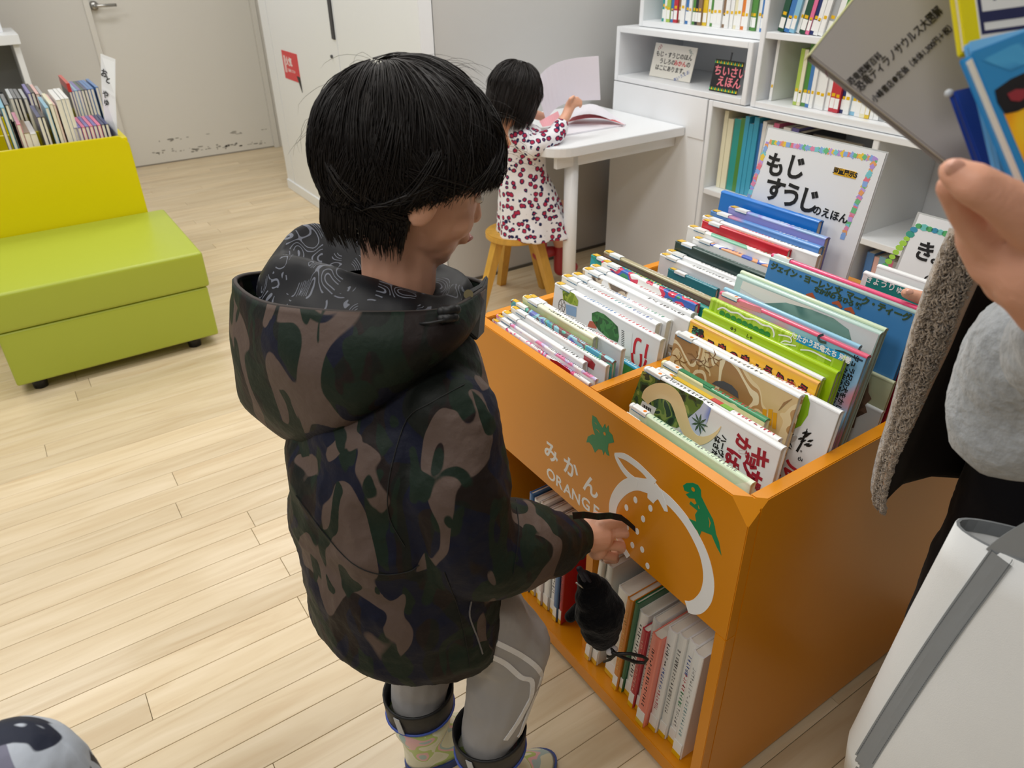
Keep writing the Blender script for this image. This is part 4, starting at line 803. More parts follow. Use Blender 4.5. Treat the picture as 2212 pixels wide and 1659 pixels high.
# small signs in the display cubby
def card(name, label, TL, TR, BL, X, tilt, m, w_lift=0):
    a = ax(*TL, X); b = ax(*TR, X); wd = a.y - b.y; c = ax(*BL, X - .0); hgt = a.z - .866
    M = Matrix.Translation((X, a.y, (a.z + b.z) / 2)) @ Matrix.Rotation(-PI / 2, 4, 'Z') @ Matrix.Rotation(-math.radians(tilt), 4, 'X')
    o = empty(name, label=label, cat='sign', M=M); hgt = ((a.z + b.z) / 2 - .8655) / math.cos(math.radians(tilt)) - .001; MB().box((0, 0, -hgt), (wd, .003, 0)).build('board', m, o, bevel=.001); return o, wd, hgt
o, wd, hh = card('notice_card', 'cream card with three hand lettered lines leaning in the display cubby', (1417, 94), (1508, 101), (1400, 180), XF + .12, 12, BW('#efece2'))
for i, (s_, m_) in enumerate((('もじ・すうじのほん', BLK), ('うしろの', BLK), ('はこにあります。', BLK))): text(s_, .0235, m_, FC @ Matrix.Translation((wd / 2 - (.03 if i == 1 else 0), -hh * (.32 + .2 * i), .0003)), o, bold=.0004)
text('みかん', .0235, RED, FC @ Matrix.Translation((wd / 2 + .045, -hh * .52, .0003)), o, bold=.0006); text('の', .0235, BLK, FC @ Matrix.Translation((wd / 2 + .092, -hh * .52, .0003)), o, bold=.0004)
text('あいうえお', .018, ink('#3a5fae'), FC @ Matrix.Translation((wd * .78, -hh * .86, .0003)) @ Matrix.Rotation(.5, 4, 'Z'), o); text('123', .018, ink('#b03a46'), FC @ Matrix.Translation((wd * .13, -hh * .13, .0003)) @ Matrix.Rotation(.8, 4, 'Z'), o); text('ABC', .016, ink('#7f9a9a'), FC @ Matrix.Translation((wd * .87, -hh * .15, .0003)) @ Matrix.Rotation(-.7, 4, 'Z'), o)
o, wd, hh = card('notice_board', 'small black board with pink letters and yellow green edging in the display cubby', (1546, 128), (1608, 133), (1533, 195), XF + .05, 10, BW('#15161a'))
text('ちいさい', .040, ink('#e8808c'), FC @ Matrix.Translation((wd / 2 + .015, -hh * .36, .0003)), o, bold=.0008); text('えほん', .040, ink('#e8808c'), FC @ Matrix.Translation((wd / 2 + .02, -hh * .68, .0003)), o, bold=.0008)
for k in range(16):
    for yy in (-.010, -hh + .010):
        mb = MB(); x = (k + .5) * wd / 16; flat(mb, [(x - .0035, yy - .005), (x + .0035, yy - .005), (x, yy + .006)], FC @ Matrix.Translation((0, 0, .0002)), .0005); mb.build('edge_mark', BW('#f0d828' if k % 2 else '#4fc070'), o)
mb = MB(); mb.tube([(wd / 2, .004, 0), (wd / 2, .004, .028)], .003).build('clip', DARKM, o)
# ---------------------------------------------------------------- books in the yellow bin
def ybook(i, where, px, py, Y, t, key, L=.30, grp=''):
    p = ay(px, py, Y); cn, col = CN[key]; M = Matrix.Translation((p.x - t, Y + L, p.z)) @ Matrix.Rotation(-PI / 2, 4, 'Z') @ Matrix.Rotation(0, 4, 'X')
    small_book('book', '%s book, %s from left in the %s row of the yellow bin' % (cn, ORD[i], where), grp, M, L, t, p.z - .4625, BW(col), tabs=False)
fr_ = [(0, 246, 'db'), (9, 232, 'sb'), (18, 226, 'k'), (25, 258, 'k'), (33, 262, 'k'), (44, 268, 'p'), (64, 286, 'n'), (78, 288, 'w'), (88, 252, 'db'), (96, 252, 'k'), (105, 232, 'lb'), (114, 224, 'c'), (119, 226, 'pl'), (131, 215, 'w'), (139, 213, 'w'), (148, 212, 'w')]
for i, (px, py, k) in enumerate(fr_):
    p = ay(px, py, 3.56); pp_ = ay(fr_[i - 1][0] if i else px - 9, py, 3.56); t = min(.022, max(.008, p.x - pp_.x - .001)); ybook(i, 'front', px, py, 3.56, t, k, .29, 'taller books in the front row of the yellow bin')
for i in range(9):
    px = 166 + i * 8.5; ybook(i, 'low front right', px, 276 - i * 1.1, 3.56, .0125, 'vvvvpkkbb'[i] if False else ['v', 'v', 'p', 'v', 'p', 'v', 'p', 'db', 'db'][i], .24, 'low books in the front right corner of the yellow bin')
re_ = [(28, 212, 'gy'), (37, 212, 'k'), (46, 212, 'k'), (58, 212, 'gy'), (66, 201, 'v'), (74, 200, 'k'), (84, 202, 'pl'), (95, 205, 'gy'), (150, 180, 'k'), (160, 196, 'v'), (167, 195, 'lb'), (174, 194, 'v'), (181, 194, 'dg'), (188, 193, 'db'), (195, 192, 'b'), (202, 191, 'b'), (212, 188, 'b')]
for i, (px, py, k) in enumerate(re_):
    ybook(i, 'rear', px, py, 3.94, .0125, k, .29, 'books in the rear row of the yellow bin')
o = [q for q in S.objects if q.get('label', '').startswith('black book, ninth from left in the rear row')][0]
o['label'] = 'black picture book with a red top edge standing tallest in the yellow bin'
mb = MB(); mb.box((-.0005, -.0005, -.035), (.2905, .013, .0005)); mb.build('red_edge', BW('#c63a36'), o)
tl_, tr2, bl_, br_ = ay(217, 116, 3.66), ay(249, 128, 3.60), ay(226, 262, 3.66), ay(254, 290, 3.56)
bl_.x = min(bl_.x, .412); br_.x = min(br_.x, .412); og = V((bl_.x, 3.62, .4625))
o = empty('index_card', og, 'tall narrow white card with black hiragana standing in the yellow bin', 'sign'); th = V((-.0008, -.0012, 0))
lv = [(V((bl_.x, bl_.y, .4635)), V((br_.x, br_.y, .4635))), (bl_, br_), (bl_.lerp(tl_, .5) + V((-.004, 0, 0)), br_.lerp(tr2, .5) + V((-.004, 0, 0))), (tl_, tr2)]
mb = MB(); mb.loft([[a - og, b - og, b - og - th, a - og - th] for a, b in lv]); mb.build('card', w_, o, fix=True)
cM = frame((tl_ + tr2) / 2 - og + th * 1.5, tr2 - tl_, (tl_ + tr2) / 2 - (bl_ + br_) / 2)
for s_, z_, x_, q_ in (('お', .070, -.008, .034), ('と', .09, .014, .030), ('や', .15, .008, .032), ('ゆ', .18, .016, .028)): text(s_, q_, BLK, cM @ Matrix.Translation((x_, -z_, .003)), o, bold=.0008)
# ---------------------------------------------------------------- people: shared builders
SKIN = mat('skin', '#e0ab90', .5, .4, sss=.12, bump=.06, bscale=120)
HAIR = mat('black_hair', '#1b1614', .5, .35); HAIRI = mat('hair_base', '#100e0d', .6)
def basis(f, up=V((0, 0, 1))):
    f = V(f).normalized(); r = f.cross(up).normalized(); u = r.cross(f); return f, r, u
def head_blob(mb, c, f, s=1.0):
    """skull, face, nose, lips, ears: local x forward, y left, z up"""
    F, R_, U = basis(f); M = Matrix(((F.x, -R_.x, U.x, c[0]), (F.y, -R_.y, U.y, c[1]), (F.z, -R_.z, U.z, c[2]), (0, 0, 0, 1))) @ Matrix.Scale(s, 4)
    h = MB(); h.ball((-.004, 0, .030), (.090, .073, .080), 24); h.ball((.020, 0, -.020), (.064, .062, .070), 20); h.ball((.040, 0, -.062), (.036, .040, .030), 16); h.ball((.056, 0, -.078), (.018, .022, .016), 12)
    h.ball((.050, .030, -.028), (.028, .026, .026), 12); h.ball((.050, -.030, -.028), (.028, .026, .026), 12); h.ball((.070, 0, .022), (.016, .045, .014), 12)
    h.tube([(.080, 0, .006), (.084, 0, -.012), (.088, 0, -.024)], [.006, .0075, .010], 10); h.ball((.086, 0, -.026), (.011, .012, .008), 10); h.ball((.078, 0, -.052), (.012, .022, .010), 12)
    for sg in (1, -1): h.ball((-.002, sg * .074, -.010), (.018, .008, .028), 12); h.ball((.002, sg * .080, .002), (.014, .006, .018), 10)
    mb.join(h, M); return M
def face_parts(o, M, s=1.0):
    for sg in (1, -1):
        e = MB(); e.ball((.0735, sg * .028, .002), (.0065, .0115, .0052), 12, 0, M); e.build('eye', mat('eye_white', '#efeae4', .2), o, smooth=True)
        e = MB(); e.ball((.0782, sg * .028, .001), (.0032, .0048, .0046), 10, 0, M); e.build('iris', mat('iris_dark', '#1b1210', .15), o, smooth=True)
        e = MB(); e.tube([(.083, sg * .014, .019), (.086, sg * .028, .024), (.078, sg * .042, .020)], [.0015, .0024, .0012], 6, 0, M); e.build('eyebrow', HAIR, o)
    e = MB(); e.tube([(.083, .018, -.053), (.0905, .006, -.0505), (.091, 0, -.0515), (.0905, -.006, -.0505), (.083, -.018, -.053)], [.001, .003, .003, .003, .001], 8, 0, M); e.build('lips', mat('lips', '#c07a72', .4), o, smooth=True)
def hair(o, M, rad, ctr, ok, n, length, whorl, seed=1, lift=.012, fly=0, straight=0, rs_=.0006, name='hair', wid=1.0):
    """hair cap plus combed strands; ok(d) tells where hair grows (d = unit direction in head frame)"""
    rs = random.Random(seed); W = V(whorl).normalized(); mb = MB(); rad = V(rad); ctr = V(ctr)
    nu, nv = 48, 30; idx = {}; vs = []; fs = []
    def P(d, k=1): return ctr + V((d.x * rad.x, d.y * rad.y, d.z * rad.z)) * k
    for i in range(nv + 1):
        for j in range(nu):
            a = PI * i / nv; b = 2 * PI * j / nu; d = V((math.sin(a) * math.cos(b), math.sin(a) * math.sin(b), math.cos(a)))
            idx[i, j] = len(vs); vs.append(P(d, .965 + .02 * noise.noise(d * 6)))
    dd = lambda i, j: V((math.sin(PI * i / nv) * math.cos(2 * PI * j / nu), math.sin(PI * i / nv) * math.sin(2 * PI * j / nu), math.cos(PI * i / nv)))
    for i in range(nv):
        for j in range(nu):
            q = (j + 1) % nu
            if all(ok(dd(a, b)) for a, b in ((i, j), (i + 1, j), (i, q), (i + 1, q))): fs.append((idx[i, j], idx[i + 1, j], idx[i + 1, q], idx[i, q]))
    cap = MB(); cap.add(vs, fs, 0, M); co = cap.build(name, HAIRI, o, smooth=True); md = co.modifiers.new('thick', 'SOLIDIFY'); md.thickness = .006; md.offset = -1
    k = 0
    while k < n + fly:
        d = V((rs.gauss(0, 1), rs.gauss(0, 1), rs.gauss(0, 1))).normalized()
        if not ok(d): continue
        fl = k >= n
        if fl and d.z < .1: continue
        pts = []; L = length * rs.uniform(.7, 1.15); st = 7; w1 = rs.uniform(-.12, .12) + .9 * noise.noise(d * 2.3); lf = lift * rs.uniform(.2, 1.2); p = P(d, 1.0)
        cl = noise.noise(d * 7) * .0075
        for i in range(st + 1):
            t = i / st
            dr = (p - ctr); e = V((dr.x / rad.x, dr.y / rad.y, dr.z / rad.z)); kk = e.length
            nrm = V((e.x / rad.x, e.y / rad.y, e.z / rad.z)).normalized()
            pts.append(p + nrm * (cl + lf * math.sin(PI * min(t * 1.1, 1)) * .6))
            away = (d - W * d.dot(W)); away = away.normalized() if away.length > .05 else V((1, 0, 0))
            flow = away * (1 - t * .4) + W.cross(d) * w1 + V((0, 0, -1)) * (.35 + straight * 2 * t)
            flow -= nrm * flow.dot(nrm) * (1 if kk <= 1.03 or not straight else 0)
            if straight and nrm.z < .1: flow = V((0, 0, -1)) + nrm * -.05
            if fl: flow = flow * .9 + nrm * .5 * (1 - t) + V((rs.uniform(-.3, .3), rs.uniform(-.3, .3), 0))
            p = p + flow.normalized() * (L * (.75 if fl else 1) / st)
            if not fl and not straight:
                dr = p - ctr; e = V((dr.x / rad.x, dr.y / rad.y, dr.z / rad.z)); p = ctr + dr / e.length * (1.0 + .015 * t)
        r = rs_ * (.3 if fl else rs.uniform(.7, 1.5)) * wid
        mb.tube(pts, [r, r, r, r, r, r * .9, r * .6, r * .15], 3, 0, M, caps=False); k += 1
    st_ = mb.build('hair_strands', HAIR, co, smooth=True); tag(st_, kind='stuff'); return co
from mathutils.bvhtree import BVHTree
def bvh(o): return BVHTree.FromPolygons([o.matrix_world @ v.co for v in o.data.vertices], [tuple(p.vertices) for p in o.data.polygons])
def ribbon_on(tree, pix, wd, th, off=.0008, k=4, flatn=False):
    """cloth tape laid on a surface, following photo points"""
    mb = MB(); ps = []
    for x, y in spline(pix, k):
        hit = tree.ray_cast(C0, ray(x, y).normalized())
        if hit[0] is not None: ps.append((hit[0], hit[1] if hit[1].dot(C0 - hit[0]) > 0 else -hit[1]))
    if flatn: nn_ = sum((n for p, n in ps), V()).normalized(); ps = [(p, nn_) for p, n in ps]
    rings = []
    for i, (p, n) in enumerate(ps):
        t = (ps[min(i + 1, len(ps) - 1)][0] - ps[max(i - 1, 0)][0])
        if t.length < 1e-6: continue
        t.normalize(); s = t.cross(n).normalized() * wd / 2; a = n * (off + th); b = -n * th
        rings.append([p + s + b, p + s + a, p - s + a, p - s + b])
    if len(rings) > 1: mb.loft(rings)
    return mb
# ---------------------------------------------------------------- girl at the desk
gp = ud(-.045, 2.96, 0)
girl = empty('person', (1.66, 2.47, 0), 'small child with black bob hair in a flower print dress seated at the desk', 'person'); gi = Matrix.Translation(-V((1.66, 2.47, 0)))
hc = ad(1112, 208, 2.90); F0 = V((.92, .15, -.38)).normalized()
gb = MB(); HM = head_blob(gb, hc, F0, .95)
sh = V((hc.x - .03, hc.y, hc.z - .17)); hip = ad(1148, 462, 2.98)
chain(gb, [hc - V((.01, 0, .06)), sh + V((0, 0, .03))], [.036, .04]); gb.ball(ad(1120, 310, 2.94), (.045, .045, .09), 16)
wr_ = ad(1222, 252, 2.93); hd = ad(1234, 224, 2.96)
cone(gb, ad(1205, 275, 2.90), wr_, .022, .019); cone(gb, wr_, hd, .019, .02)
for i in range(4):
    a = ad(1232 + i * 2, 214 + i * 5, 2.95); b = ad(1246 + i * 3, 211 + i * 5, 2.97); c = ad(1256 - i * 1, 219 + i * 4, 2.98); chain(gb, [a, b, c], [.0075, .007, .006], 8)
chain(gb, [ad(1228, 228, 2.94), ad(1232, 214, 2.93), ad(1240, 208, 2.95)], [.009, .008, .006], 8)
l2 = ud(.06, 3.10, .80); cone(gb, sh + V((.02, .09, -.03)), l2, .03, .02); chain(gb, [l2, l2 + V((.08, -.02, -.03)), l2 + V((.12, -.03, -.045))], [.02, .018, .012])
for sg, tgt in ((-1, ad(1165, 528, 3.12)), (1, ad(1212, 545, 3.16))):
    kn = V((1.86, 2.45 + sg * .06, .42)); chain(gb, [hip + V((.05, sg * .06, 0)), kn, V((tgt.x, tgt.y, tgt.z + .03))], [.055, .042, .03])
cone(gb, hip, ad(1120, 330, 2.94), .055, .045)
gbo = remesh('body', gb, SKIN, girl, .005, 3); gbo.data.transform(gi)
face_parts(girl, gi @ HM)
DRESS = mat('flower_dress', '#efeff5', .85, .2); nt = DRESS.node_tree; b_ = nt.nodes['Principled BSDF']
tc = nt.nodes.new('ShaderNodeTexCoord'); vo = nt.nodes.new('ShaderNodeTexVoronoi'); vo.inputs['Scale'].default_value = 42; vo.inputs['Randomness'].default_value = .75
ns = nt.nodes.new('ShaderNodeTexNoise'); ns.inputs['Scale'].default_value = 90; nt.links.new(tc.outputs['Object'], vo.inputs['Vector']); nt.links.new(tc.outputs['Object'], ns.inputs['Vector'])
ma = nt.nodes.new('ShaderNodeMath'); ma.operation = 'MULTIPLY_ADD'; ma.inputs[1].default_value = .35; nt.links.new(ns.outputs[0], ma.inputs[0]); nt.links.new(vo.outputs['Distance'], ma.inputs[2])
rp_ = nt.nodes.new('ShaderNodeValToRGB'); rp_.color_ramp.interpolation = 'CONSTANT'; e = rp_.color_ramp.elements; e[0].position = 0; e[0].color = lin('#b02f4c'); e[1].position = .46; e[1].color = lin('#262a52'); x = e.new(.60); x.color = lin('#eeeef4')
nt.links.new(ma.outputs[0], rp_.inputs[0]); nt.links.new(rp_.outputs[0], b_.inputs['Base Color'])
dm_ = MB()
def ell(c, ru, rd, n=28, wav=0, wn=7): return [V((c.x, c.y, c.z)) + (RT * math.cos(2 * PI * i / n) * ru + FW * math.sin(2 * PI * i / n) * rd) * (1 + wav * math.sin(wn * 2 * PI * i / n)) for i in range(n)]
def pxring(cx, cy, D, wpx, rd=.8, **k): c = ad(cx, cy, D); ru = wpx / 2 / FPX * (c - C0).dot(ROT @ V((0, 0, 1))); return ell(c, ru, ru * rd, **k)
rg = [pxring(1110, 262, 2.93, 62), pxring(1118, 278, 2.93, 105), pxring(1118, 310, 2.93, 112), pxring(1128, 370, 2.94, 108), pxring(1140, 420, 2.95, 128, wav=.02), pxring(1150, 470, 2.96, 150, wav=.05), pxring(1155, 505, 2.96, 165, wav=.08)]
dm_.loft(rg); chain(dm_, [ad(1118, 290, 2.86), ad(1150, 318, 2.84), ad(1200, 292, 2.88), ad(1212, 272, 2.91)], [.040, .043, .036, .030]); chain(dm_, [sh + V((.0, .08, -.03)), l2], [.045, .032])
dro = remesh('dress', dm_, DRESS, girl, .006, 4, disp=lambda p, n: p + n * .004 * noise.noise(p * 22)); dro.data.transform(gi)
BOOT_R = mat('red_rubber', '#a82f38', .35)
for tgt, hh in ((ad(1165, 536, 3.12), .05), (ad(1212, 560, 3.16), .09)):
    mb = MB(); cone(mb, V(tgt) + V((0, 0, hh * .6)), V(tgt) - V((0, 0, hh * .5)), .035, .033); cone(mb, V(tgt) - V((0, 0, hh * .5)), V(tgt) + V((.07, 0, -hh * .6)), .03, .024); q = remesh('boot', mb, BOOT_R, girl, .005, 3); q.data.transform(gi)
okg = lambda d: not (d.x > .35 and d.z < .35) and not (d.z < -.75)
hair(girl, gi @ HM, (.108, .094, .105), (-.008, 0, .022), okg, 2200, .085, (-.1, 0, 1), seed=3, lift=.004, straight=1, rs_=.0012)
# side locks of the bob
lk = MB(); 
for i in range(900):
    a = random.Random(i).uniform(PI * .28, PI * 1.72); rr_ = random.Random(i + 999); x, y_ = .098 * math.cos(a), .086 * math.sin(a); z0 = rr_.uniform(-.01, .03); q = rr_.uniform(.9, 1.04)
    lk.tube([(x * q, y_ * q, z0), (x * q * 1.04, y_ * q * 1.04, z0 - .035), (x * q * 1.0, y_ * q * 1.0, z0 - .065), (x * q * .93, y_ * q * .93, z0 - .09 + rr_.uniform(-.008, .008))], [.0016, .0018, .0016, .0006], 3, 0, gi @ HM, caps=False)
tag(lk.build('hair_strands', HAIR, girl, smooth=True), kind='stuff')
# stool
st = empty('stool', (1.66, 2.47, 0), 'yellow wooden stool under the seated child', 'stool'); OAK = mat('yellow_wood', '#c99a3f', .45, bump=.05, bscale=30, stretch=(6, 6, 1), var=.12)
MB().tube([(0, 0, .325), (0, 0, .350)], .125, 36).build('seat', OAK, st, bevel=.004, fix=True)
for px, py in ((1034, 690), (1083, 614)):
    p = az(px, py, 0); 
    MB().loft([[V((p.x - 1.66 + a * .016, p.y - 2.47 + b * .016, 0)) for a, b in ((-1, -1), (1, -1), (1, 1), (-1, 1))], [V(((p.x - 1.66) * .45 + a * .019, (p.y - 2.47) * .45 + b * .019, .325)) for a, b in ((-1, -1), (1, -1), (1, 1), (-1, 1))]]).build('leg', OAK, st, fix=True)
for fx, fy in ((.10, -.17), (.22, .10)):
    MB().loft([[V((fx + a * .016, fy + b * .016, 0)) for a, b in ((-1, -1), (1, -1), (1, 1), (-1, 1))], [V((fx * .5 + a * .019, fy * .5 + b * .019, .325)) for a, b in ((-1, -1), (1, -1), (1, 1), (-1, 1))]]).build('leg', OAK, st, fix=True)
# big open book
bkc = az(1260, 278, .7205); ob = empty('open_book', bkc, 'large open picture book with white pages and a red picture on the desk', 'book'); bi = Matrix.Translation(-bkc)
q4 = [az(*p, .7205) for p in ((1185, 300), (1352, 271), (1318, 247), (1190, 262))]
MB().prism([tuple(bi @ V(p)) for p in q4], (0, 0, .006)).build('page_block', mat('paper', '#eceaf2', .5), ob, fix=True)
def sheet(a, b, c, d, bulge, m, name, th=.0015, n=10):
    r1, r2 = [], []
    for i in range(n + 1):
        t = i / n; p = V(a).lerp(V(b), t) + V(bulge) * math.sin(PI * t); q = V(d).lerp(V(c), t) + V(bulge) * math.sin(PI * t); r1.append(p); r2.append(q)
    mb = MB(); mb.loft([[bi @ r1[i], bi @ (r1[i] + V((th, th, 0))), bi @ (r2[i] + V((th, th, 0))), bi @ r2[i]] for i in range(n + 1)]); return mb.build(name, m, ob, smooth=False, fix=True)
sheet(ad(1155, 178, 3.04), ad(1293, 121, 3.10), ad(1297, 216, 3.10), ad(1180, 262, 3.04), (-.02, .04, .02), mat('paper_lifted', '#e9e6f2', .6), 'page')
RP = mat('red_picture', '#cf4a4f', .5)
sheet(az(1225, 264, .735), az(1350, 270, .728), az(1322, 256, .74), az(1240, 250, .745), (0, 0, .022), RP, 'red_page')
sheet(az(1215, 262, .75), az(1330, 264, .735), az(1322, 248, .75), az(1240, 235, .77), (0, 0, .03), mat('paper', '#eceaf2', .5), 'page')
sheet(ad(1165, 262, 3.03), ad(1205, 240, 3.05), ad(1215, 268, 3.03), ad(1172, 274, 3.0), (0, 0, 0), mat('pink_print', '#e6a2ac', .5), 'pink_print')
# ---------------------------------------------------------------- boy at the bin
ba = ud(-.12, .86, 0)
boy = empty('person', ba, 'child in a dark camouflage hooded jacket and gray trousers standing at the orange bin', 'person'); by = Matrix.Translation(-ba)
CAMO = camo('dark_camo', '#141815', [('#1d1514', .50, .8), ('#101427', .56, 1.1), ('#16241b', .54, 1.2), ('#5c4d46', .592, 1.0), ('#16241b', .61, 1.5)], 10.5, .6, seed=3, weave=.22, stretch=(1.15, 1.15, .62))
hb = MB(); hcb = ud(-.118, .905, 1.150); FB = V((.90, -.22, -.36)).normalized()
HB = head_blob(hb, hcb, FB, 1.06)
nk = ud(-.150, .905, .97)
chain(hb, [hcb + V((0, 0, -.05)) - FB * .02, nk, ud(-.16, .90, .90)], [.050, .047, .07])
hb.ball(ud(-.17, .89, .84), (.09, .11, .08), 16)
# right arm to the hand
SR_, EL, WR = ud(-.070, .795, .865), ad(1015, 1185, .765), ad(1240, 1165, .915)
chain(hb, [SR_, EL, WR], [.04, .032, .022])
pal = [ad(1252, 1162, .93), ad(1272, 1160, .945), ad(1298, 1158, .96)]
hb.tube([pal[0], pal[1], pal[2]], [.021, .026, .026], 14); hb.ball(pal[2], .024, 12); hb.ball(ad(1290, 1140, .96), .017, 12); hb.ball(ad(1290, 1188, .955), .018, 12)
for y0_, y1_, x1_, r in ((1132, 1126, 1352, .0092), (1152, 1150, 1360, .0098), (1175, 1180, 1350, .0096), (1197, 1203, 1333, .0086)):
    a = ad(1300, y0_, .955); b = ad(x1_ - 8, y1_, .972); c = ad(x1_ + (4 if y1_ < 1130 else -4), y1_ + 6, .985); d = ad(x1_ - 22, y1_ + 7, .992)
    chain(hb, [a, b, c, d], [r * 1.05, r, r * .92, r * .85], 10)
chain(hb, [ad(1262, 1140, .955), ad(1285, 1118, .97), ad(1315, 1120, .985), ad(1338, 1132, .99)], [.013, .0105, .0095, .008], 10)
# left arm and legs
SL, ELL, WL = ud(-.23, 1.00, .865), ud(-.19, 1.05, .66), ud(-.12, 1.06, .52)
chain(hb, [SL, ELL, WL, WL + V((.03, 0, -.06))], [.04, .032, .022, .024])
hipc = ud(-.17, .885, .52)
K1, A1 = ad(1108, 1395, .845), ad(1058, 1585, .80); K2, A2 = ud(-.16, .93, .33), ad(905, 1500, .885)
A1 = V((A1.x, A1.y, .20)) if False else A1
chain(hb, [hipc + RT * .05 - FW * .05, K1, A1, V((A1.x, A1.y, .07))], [.07, .045, .036, .03]); chain(hb, [hipc - RT * .04 + FW * .05, K2, A2, V((A2.x, A2.y, .07))], [.07, .045, .036, .03]); cone(hb, hipc, ud(-.17, .89, .84), .09, .09)
body = remesh('body', hb, SKIN, boy, .0032, 3); body.data.transform(by)
face_parts(boy, by @ HB)
def okb(d):
    if d.z < -.72: return False
    if d.x > .30 and d.z < .30 - (d.x - .3) * .15: return False
    if d.x > -.02 and abs(d.y) > .35 and d.z < -.30: return False
    return True
hr = hair(boy, by @ HB, (.105, .088, .099), (-.010, 0, .024), okb, 9000, .085, (-.55, .15, .85), seed=5, lift=.006, fly=70, rs_=.00055)
# nape hair
nh = MB(); rr = random.Random(8)
for i in range(2600):
    a = rr.uniform(PI * .52, PI * 1.48); x, y = .086 * math.cos(a) - .006, .074 * math.sin(a); z0 = rr.uniform(-.055, -.015); L = rr.uniform(.03, .052) * (1 - .35 * abs(math.sin(a)))
    nh.tube([(x, y, z0), (x * .97 + .002, y * .95, z0 - L * .5), (x * .84 + .006, y * .82, z0 - L)], [.0007, .0006, .0002], 3, 0, by @ HB, caps=False)
tag(nh.build('hair_strands', HAIR, hr, smooth=True), kind='stuff')
# trousers
TRO = mat('gray_trousers', '#a3a09e', .75, .25, bump=.12, bscale=26, sheen=.2)
tr_ = MB(); chain(tr_, [hipc + RT * .05 - FW * .05, K1, A1 + V((0, 0, .0))], [.095, .066, .052]); chain(tr_, [hipc - RT * .04 + FW * .05, K2, A2], [.095, .064, .052]); tr_.ball(hipc, .11, 16)
chain(tr_, [A1, A1 - V((0, 0, .04))], [.050, .042]); chain(tr_, [A2, A2 - V((0, 0, .04))], [.050, .042])
def wrk(amp, f, f2=None):
    def g(p, n): return p + n * (noise.noise(V((p.x * f, p.y * f, p.z * f * 1.3))) * amp + (noise.ridged_multi_fractal(p * f * 1.7, 1, 2, 3, 1, 2) - 1.2) * amp * .25)
    return g
tro = remesh('trousers', tr_, TRO, boy, .0045, 5, disp=wrk(.006, 14))
tt = bvh(tro); tro.data.transform(by)
STR = mat('white_tape', '#e3e3e4', .5)
for pix in ([(1072, 1388), (1120, 1412), (1160, 1442), (1176, 1476), (1174, 1500), (1150, 1545), (1118, 1592)], [(1055, 1415), (1090, 1432), (1125, 1462), (1148, 1470), (1148, 1500), (1140, 1520), (1118, 1560), (1092, 1598)]):
    m_ = ribbon_on(tt, pix, .0085, .0008); 
    if m_.v: q = m_.build('side_stripe', STR, boy, fix=True); q.data.transform(by)
# jacket body and sleeves
jb = MB()
for (z, u_, d_, a_, b_) in (): pass
def jring(z, u_, d_, a_, b_, n=36): 
    c = ud(u_, d_, z); return [c + V((math.cos(2 * PI * i / n) * a_, math.sin(2 * PI * i / n) * b_, .012 * math.sin(4 * PI * i / n + 1) if z < .45 else 0)) for i in range(n)]
jb.loft([jring(.448, -.176, .885, .150, .185), jring(.475, -.177, .885, .158, .192), jring(.56, -.180, .885, .158, .188), jring(.68, -.182, .885, .150, .176), jring(.78, -.178, .89, .145, .172), jring(.86, -.162, .895, .122, .155), jring(.91, -.150, .90, .092, .125), jring(.955, -.142, .905, .072, .090)])
chain(jb, [SR_ + V((-.005, .01, 0)), SR_.lerp(EL, .45) - RT * .012, EL + RT * .0], [.066, .078, .070], 18)
chain(jb, [EL, EL.lerp(WR, .4), EL.lerp(WR, .72), WR - (WR - EL).normalized() * .012], [.070, .068, .057, .039], 18)
chain(jb, [SL, ELL, WL], [.062, .055, .036], 16)
jk = remesh('jacket', jb, CAMO, boy, .0045, 5, disp=wrk(.011, 10)); jt = bvh(jk); jk.data.transform(by)
SEAM = mat('jacket_seam', '#121413', .7); ZIP = mat('zip_gray', '#6d6c70', .4)
for nm, m_, wd, pix in (('seam', SEAM, .0011, [(1003, 830), (930, 870), (880, 905), (850, 990), (838, 1060), (842, 1120), (875, 1180)]), ('seam', SEAM, .0009, [(640, 1070), (700, 1150), (760, 1215), (820, 1240), (880, 1235), (905, 1220)]), ('seam', SEAM, .0009, [(960, 1235), (985, 1300), (1005, 1380), (1015, 1440)]),
        ('pocket_zip', ZIP, .0022, [(1018, 1298), (1014, 1330), (1030, 1375), (1042, 1412)]), ('seam', SEAM, .0009, [(1112, 1010), (1114, 1080), (1120, 1150), (1108, 1240)])):
    q = ribbon_on(jt, pix, wd, .0006)
    if q.v: q = q.build(nm, m_, boy, fix=True); q.data.transform(by)
# cuff with gathered edge
ax_ = (WR - EL).normalized(); cu_ = MB(); up_ = ax_.orthogonal().normalized(); sd_ = ax_.cross(up_); rings = []
for k, (s, r) in enumerate(((-.030, .036), (-.012, .037), (.002, .034), (.008, .031), (.004, .027), (-.008, .026))):
    rings.append([WR + ax_ * s + (up_ * math.cos(2 * PI * i / 40) + sd_ * math.sin(2 * PI * i / 40)) * (r + (.0016 if k in (2, 3) else 0) * math.sin(14 * 2 * PI * i / 40)) for i in range(40)])
cu_.loft(rings, caps=False); q = cu_.build('cuff', CAMO, boy, smooth=True); q.data.transform(by)
